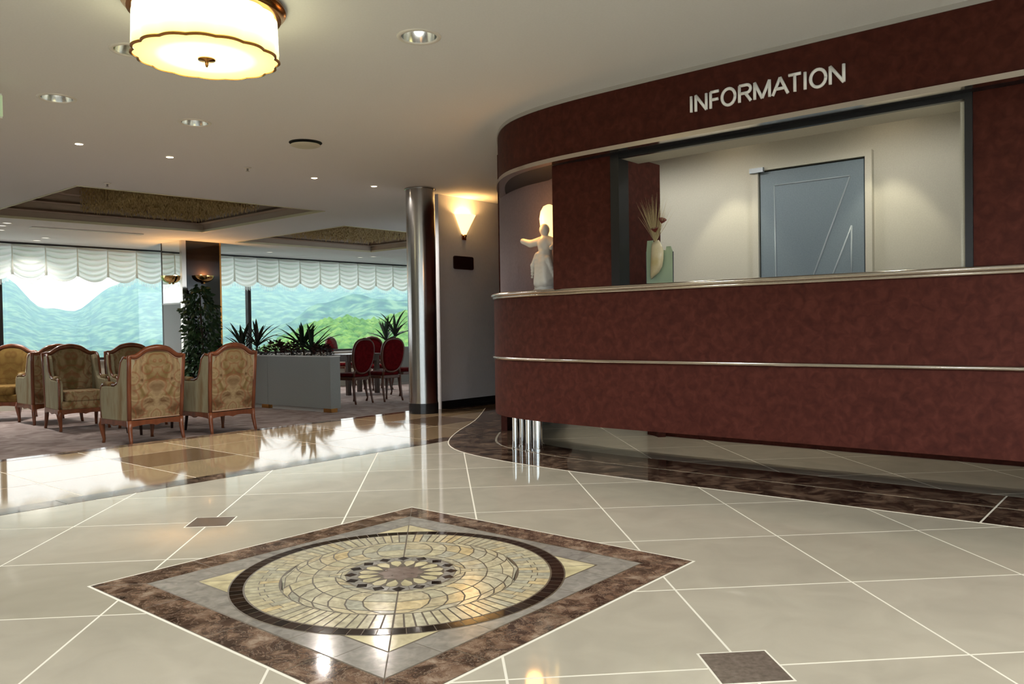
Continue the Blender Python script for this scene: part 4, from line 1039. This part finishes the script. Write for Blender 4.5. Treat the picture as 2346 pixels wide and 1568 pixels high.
dkred = mottled('dark_red_leaf', [(.3, (.02, .006, .006)), (.7, (.07, .018, .014))], 8, .5)
shrub(in_planter(632), pz, .30, .17, 220, 'low dark red leaved shrub beside the planter seam', dkred)
shrub(in_planter(668), pz, .28, .16, 200, 'low dark red leaved shrub left of the dragon plant in the long planter', dkred)
shrub(in_planter(735), pz, .24, .15, 160, 'low dark shrub at the open end of the long planter', dkred)

# climbing foliage plant before the black pillar face
fp = pc+U*.12-V*.31
fi = thing('foliage_plant', 'tall leafy green plant before the black pillar face', 'plant', (fp.x, fp.y, ZL))
MB().lathe([(.13, 0), (.15, .05), (.18, .36), (.19, .38), (.17, .37), (.15, .30)], 24).build('pot', 'planter', fi, 40)
MB().lathe([(.002, .31), (.155, .31)], 24, cap=False).build('soil', 'soil', fi)
MB().tube([(0, 0, .30), (.02, .0, .9), (-.01, .02, 1.5), (0, 0, 1.75)], [.022, .018, .014, .008], 8).build('stem', 'bark', fi, True)
mb = MB(); rnd = random.Random(11)
for k in range(1500):
    z = rnd.uniform(.5, 1.88); w_ = (.27 if z < 1.5 else .27*(1.95-z)/.45+.03)*rnd.uniform(.3, 1); a = rnd.uniform(0, 2*pi)
    if w_*cos(a-3*pi/4) > .19: continue
    c = Vector((w_*cos(a), w_*sin(a), z)); L = rnd.uniform(.05, .10); d = Vector((cos(a)*.6, sin(a)*.6, rnd.uniform(-1.1, .1))).normalized()*L
    s_ = d.cross(Vector((rnd.uniform(-1, 1), rnd.uniform(-1, 1), rnd.uniform(-.2, 1)))).normalized()*L*.30
    mb.add([c, c+d*.45+s_, c+d, c+d*.45-s_], [(0, 1, 2, 3)])
f_ = mb.build('leaves', 'leaf', fi); f_['kind'] = 'stuff'

# ================================================================== VASE ON THE COUNTER
ZT = 1.108
vb = pl(1472, .20); va = thing('glass_vase', 'green glass plate vase with a cream pod and dried flowers on the counter', 'vase', (vb.x, vb.y, ZT), radians(-45))
MB().box(-.045, .045, -.03, .03, .0, .012).build('foot', 'dark_frame', va)
sq = .092
MB().prism([(-.092, .02), (.092, .02), (.092, .21), (.078, .245), (.050, .245), (.045, .22), (-.045, .25), (-.045, .29), (-.085, .29), (-.092, .22)], .006, .014, 'y').build('glass_plate', mat('pale_green_glass_plate', (.40, .50, .34), .12, 0, .6), va)
MB().tube([(-.094, .010, .02), (-.094, .010, .22)], .004, 6).build('plate_edge', 'dark_frame', va); MB().tube([(-.094, .010, .02), (.094, .010, .02), (.094, .010, .21)], .0035, 6).build('plate_edge', 'dark_frame', va)
rings = []
for x, z, rx, ry in [(-.03, .055, .012, .008), (-.018, .075, .030, .016), (-.006, .11, .041, .022), (.0, .16, .044, .024), (.002, .21, .043, .023), (-.004, .25, .034, .019), (-.010, .275, .024, .014)]:
    rings.append([(x+rx*cos(a), -.022+ry*sin(a), z+.010*cos(a)) for a in [2*pi*i/24 for i in range(24)]])
MB().loft(rings, True, True).build('pod', mottled('cream_amber_pod_glass', [(.3, (.55, .44, .22)), (.7, (.78, .70, .50))], 9, .2), va, True)
rnd = random.Random(5); mb = MB()
for k in range(110):
    a = min(.5, max(-.34, rnd.gauss(-.08, .22))); L = rnd.uniform(.14, .31); b = rnd.gauss(0, .18); p0 = Vector((-.012, -.02, .27))
    pts = [p0+Vector((sin(a)*L*t_+.03*a*t_*t_, sin(b)*L*t_, cos(a)*L*t_)) for t_ in (0, .35, .7, 1)]
    mb.tube(pts, [.0006, .0007, .0008, .0002], 3)
q = mb.build('dried_grass', 'dry_grass', va); q['kind'] = 'stuff'
for x, z, tl in ((-.005, .345, 0), (.045, .395, .5)):
    MB().tube([(-.008, -.022, .27), (x*.6, -.03, (z+.27)/2), (x, -.035, z)], .0016, 5).build('flower_stem', 'dry_grass', va)
    mb = MB().lathe([(.003, -.012), (.014, .0), (.024, .014), (.026, .016), (.012, .008)], 14, cap=False); o = mb.build('dried_flower', 'dry_red', va, True); o.location = (x, -.035, z); o.rotation_euler = (.35, tl, 0)

# ================================================================== FIGURINE LAMP
fbp = Vector(hit(1250, 640, (1, 1), CL+.17*R2)[:2])
fg = thing('figurine_lamp', 'white porcelain draped figure lamp with a glowing amber oval shade', 'lamp', (fbp.x, fbp.y, ZT), radians(-38))
SF = 1.0
MB().lathe([(.085, 0), (.088, .012), (.078, .020), (.080, .030), (.070, .042)], 32).build('base', 'porcelain', fg, 50)
def blob_figure():
    # one continuous surface: metaball evaluated to a mesh
    mbd = bpy.data.metaballs.new('figure_meta'); mbd.resolution = .006; mbd.threshold = .35
    mo = bpy.data.objects.new('figure_meta', mbd); COL.objects.link(mo)
    def el(p, r_): e = mbd.elements.new(); e.co = (p[0]*1.3, p[1]*1.1, .04+(p[2]-.04)*1.14); e.radius = r_*1.62
    def limb(a, b, ra, rb, n=6):
        for i in range(n+1):
            t_ = i/n; el(Vector(a).lerp(Vector(b), t_), ra+(rb-ra)*t_)
    limb((0, 0, .05), (0, 0, .16), .070, .055); limb((0, 0, .16), (0, 0, .235), .055, .036, 4); limb((0, 0, .235), (0, 0, .305), .036, .046, 4)
    limb((0, 0, .315), (0, -.002, .345), .018, .017, 3); limb((0, -.005, .372), (0, -.005, .390), .030, .026, 3)
    limb((-.03, 0, .312), (-.085, -.012, .300), .026, .022, 4); limb((-.085, -.012, .300), (-.125, -.028, .318), .022, .017, 4)
    limb((.03, 0, .312), (.075, -.015, .285), .026, .020, 4); limb((.075, -.015, .285), (.065, -.055, .262), .019, .015, 4)
    limb((-.03, -.03, .225), (-.062, -.03, .165), .022, .016, 4); limb((-.062, -.03, .165), (-.074, -.02, .095), .016, .008, 4)
    limb((.03, -.03, .20), (.06, -.02, .10), .022, .012, 5); limb((0, -.03, .24), (.02, -.05, .06), .022, .030, 6); limb((-.03, -.04, .20), (-.02, -.055, .055), .018, .026, 6)
    bpy.context.view_layer.update(); dg = bpy.context.evaluated_depsgraph_get()
    me = bpy.data.meshes.new_from_object(mo.evaluated_get(dg)); bpy.data.objects.remove(mo)
    me.shade_smooth(); me.materials.clear(); me.materials.append(M['porcelain'])
    o = bpy.data.objects.new('figure', me); COL.objects.link(o); return o
fig = blob_figure(); fig.parent = fg
MB().lathe([(.030, .335), (.045, .36), (.062, .42), (.068, .48), (.060, .53), (.040, .565), (.012, .578)], 28, (.0, .06, .03)).build('glass_shade', 'figure_glow', fg, True)
MB().tube([(0, .045, .04), (0, .045, .34)], .010, 8).build('lamp_stem', 'gold', fg, True)
l = bpy.data.lights.new('figurine_bulb', 'POINT'); l.energy = 1.0; l.color = (1, .45, .12); l.shadow_soft_size = .06
o = bpy.data.objects.new('figurine_bulb', l); COL.objects.link(o); o.parent = fg; o.location = (-.10, -.06, .50)

# ================================================================== OFFICE LAMPS
for s_, dd in ((s0-.20, .27), (s1+.16, .27), (s0-1.0, .9), (s0-.35, .9), (s1+.25, .9)):  # near pair makes the door-side pools; wide ones further out added as fill
    p = onb(s_, dd); d = thing('office_downlight', 'unseen recessed downlight in the office ceiling washing the door wall', 'downlight', (p[0], p[1], 2.28), group='office wall washers')
    MB().lathe([(.045, .0), (.060, -.006), (.064, .0)], 20, cap=False).build('trim_ring', 'white_plastic', d, True); MB().lathe([(.002, -.001), (.045, -.001), (.046, 0)], 20).build('lens', 'bulb_warm', d)
    l = bpy.data.lights.new('office_beam', 'SPOT'); l.energy = 7 if dd < .5 else 8.5; l.color = (1, .93, .70) if dd < .5 else (1, .98, .92); l.spot_size = radians(66 if dd < .5 else 172); l.spot_blend = .35; l.shadow_soft_size = .03
    o = bpy.data.objects.new('office_beam', l); COL.objects.link(o); o.parent = d; o.location = (0, 0, -.01)

# ================================================================== OUTSIDE
def az(px): return YAW+math.atan((px-1173)/F_PX)
def ridge(name, R0, prof, label, material, seed, zb, amp, nx=160, nz=26, slope=.9):
    # prof: list of (pixel column, elevation in pixels of the ridge line); ground rises from R0 to R0+depth
    mb = MB(); rows = []
    for j in range(nz+1):
        t_ = j/nz; row = []
        for i in range(nx+1):
            px = -900+3300*i/nx; a = az(px)
            k = 0
            while k < len(prof)-2 and prof[k+1][0] < px: k += 1
            f_ = min(1, max(0, (px-prof[k][0])/(prof[k+1][0]-prof[k][0]))); f_ = f_*f_*(3-2*f_); el = prof[k][1]+(prof[k+1][1]-prof[k][1])*f_
            Rr = R0*(1+slope*t_); zt_ = CAM.z+el/F_PX*R0*(1+slope)
            z = zb+(zt_-zb)*(t_**.9)
            x, y = CAM.x+Rr*sin(a), CAM.y+Rr*cos(a)
            z += amp*noise.noise(Vector((x, y, 0))/(R0*.16)+Vector((seed, 0, 0)))*t_*2.0+amp*.45*noise.noise(Vector((x, y, 0))/(R0*.05)+Vector((seed, 5, 0)))*(1 if t_ > .02 else 0)
            row.append((x, y, z))
        rows.append(row)
    mb.loft(rows, False, False); o = mb.build(name, material, None, True); return tag(o, label, 'hill')
M['far_forest'] = mottled('distant_forest', [(.38, (.006, .03, .025)), (.5, (.045, .12, .06)), (.62, (.16, .27, .13))], .11, .95, 10, spec=.05)
M['near_forest'] = mottled('bright_green_canopy', [(.3, (.05, .13, .02)), (.5, (.12, .24, .04)), (.7, (.24, .36, .07))], .5, .95, 10, spec=.05)  # brighter green mottling than the far hills
ridge('distant_hill', 620, [(-900, 150), (-100, 125), (20, 112), (110, 62), (180, 52), (260, 92), (340, 118), (560, 118), (700, 100), (900, 118), (2400, 140)], 'pale blue hazy wooded hills beyond the valley', 'far_forest', 3, -40, 14, 200, 40)
ridge('wooded_hill', 330, [(-900, -40), (420, -45), (620, 10), (740, 62), (830, 84), (940, 78), (1400, 120), (2400, 120)], 'middle wooded hill rising to the right beyond the windows', 'far_forest', 8, -38, 7, 160, 26)
# near slope made of tree crowns
rnd = random.Random(21); mb = MB()
import bmesh as _bm
bmx = _bm.new(); _bm.ops.create_icosphere(bmx, subdivisions=1, radius=1); ico_v = [v.co.copy() for v in bmx.verts]; ico_f = [tuple(v.index for v in f.verts) for f in bmx.faces]; bmx.free()
prof = [(300, -75), (520, -48), (600, -18), (657, 12), (720, 38), (800, 52), (860, 42), (930, 62), (1100, 70), (1400, 80)]
def el_of(px):
    k = 0
    while k < len(prof)-2 and prof[k+1][0] < px: k += 1
    f_ = min(1, max(0, (px-prof[k][0])/(prof[k+1][0]-prof[k][0]))); return prof[k][1]+(prof[k+1][1]-prof[k][1])*f_
for k in range(6500):
    px = rnd.uniform(330, 1350); t_ = rnd.random()**.7; Rr = 95+95*t_; a = az(px)
    top = CAM.z+el_of(px)/F_PX*190; z = -16+(top+16)*t_-3.0; r_ = rnd.uniform(.8, 1.9); sh = Vector((rnd.uniform(0, 50), 0, 0))
    mb.add([(CAM.x+Rr*sin(a)+v.x*r_*(1+.35*noise.noise(v*1.7+sh)), CAM.y+Rr*cos(a)+v.y*r_*(1+.35*noise.noise(v*1.7+sh)), z+v.z*r_*.9*(1+.4*noise.noise(v*2.1+sh))) for v in ico_v], ico_f)
nf = mb.build('hillside_forest', 'near_forest', None, True); tag(nf, 'bright green wooded slope outside the right window', 'forest', kind='stuff')
gr = MB().add([(-1500, 18, -42), (1500, 18, -42), (1500, 1800, -42), (-1500, 1800, -42)], [(0, 1, 2, 3)]).build('valley_floor', 'far_forest'); struct(gr, 'green valley floor far below the windows')
# morning haze over the valley
hz = MB().box(-900, 700, 45, 1500, -41, 160).build('valley_haze', 'grout'); hz.data.materials.clear()
t = NT('blue_valley_haze'); t.n.remove(t.b); vsn = t.node('ShaderNodeVolumeScatter'); vsn.inputs['Color'].default_value = (.50, .84, 1, 1); vsn.inputs['Density'].default_value = .0009; vsn.inputs['Anisotropy'].default_value = .2
t.link(vsn.outputs[0], t.out.inputs['Volume']); hz.data.materials.append(t.m); tag(hz, 'pale blue morning haze hanging over the valley', 'haze', kind='stuff')
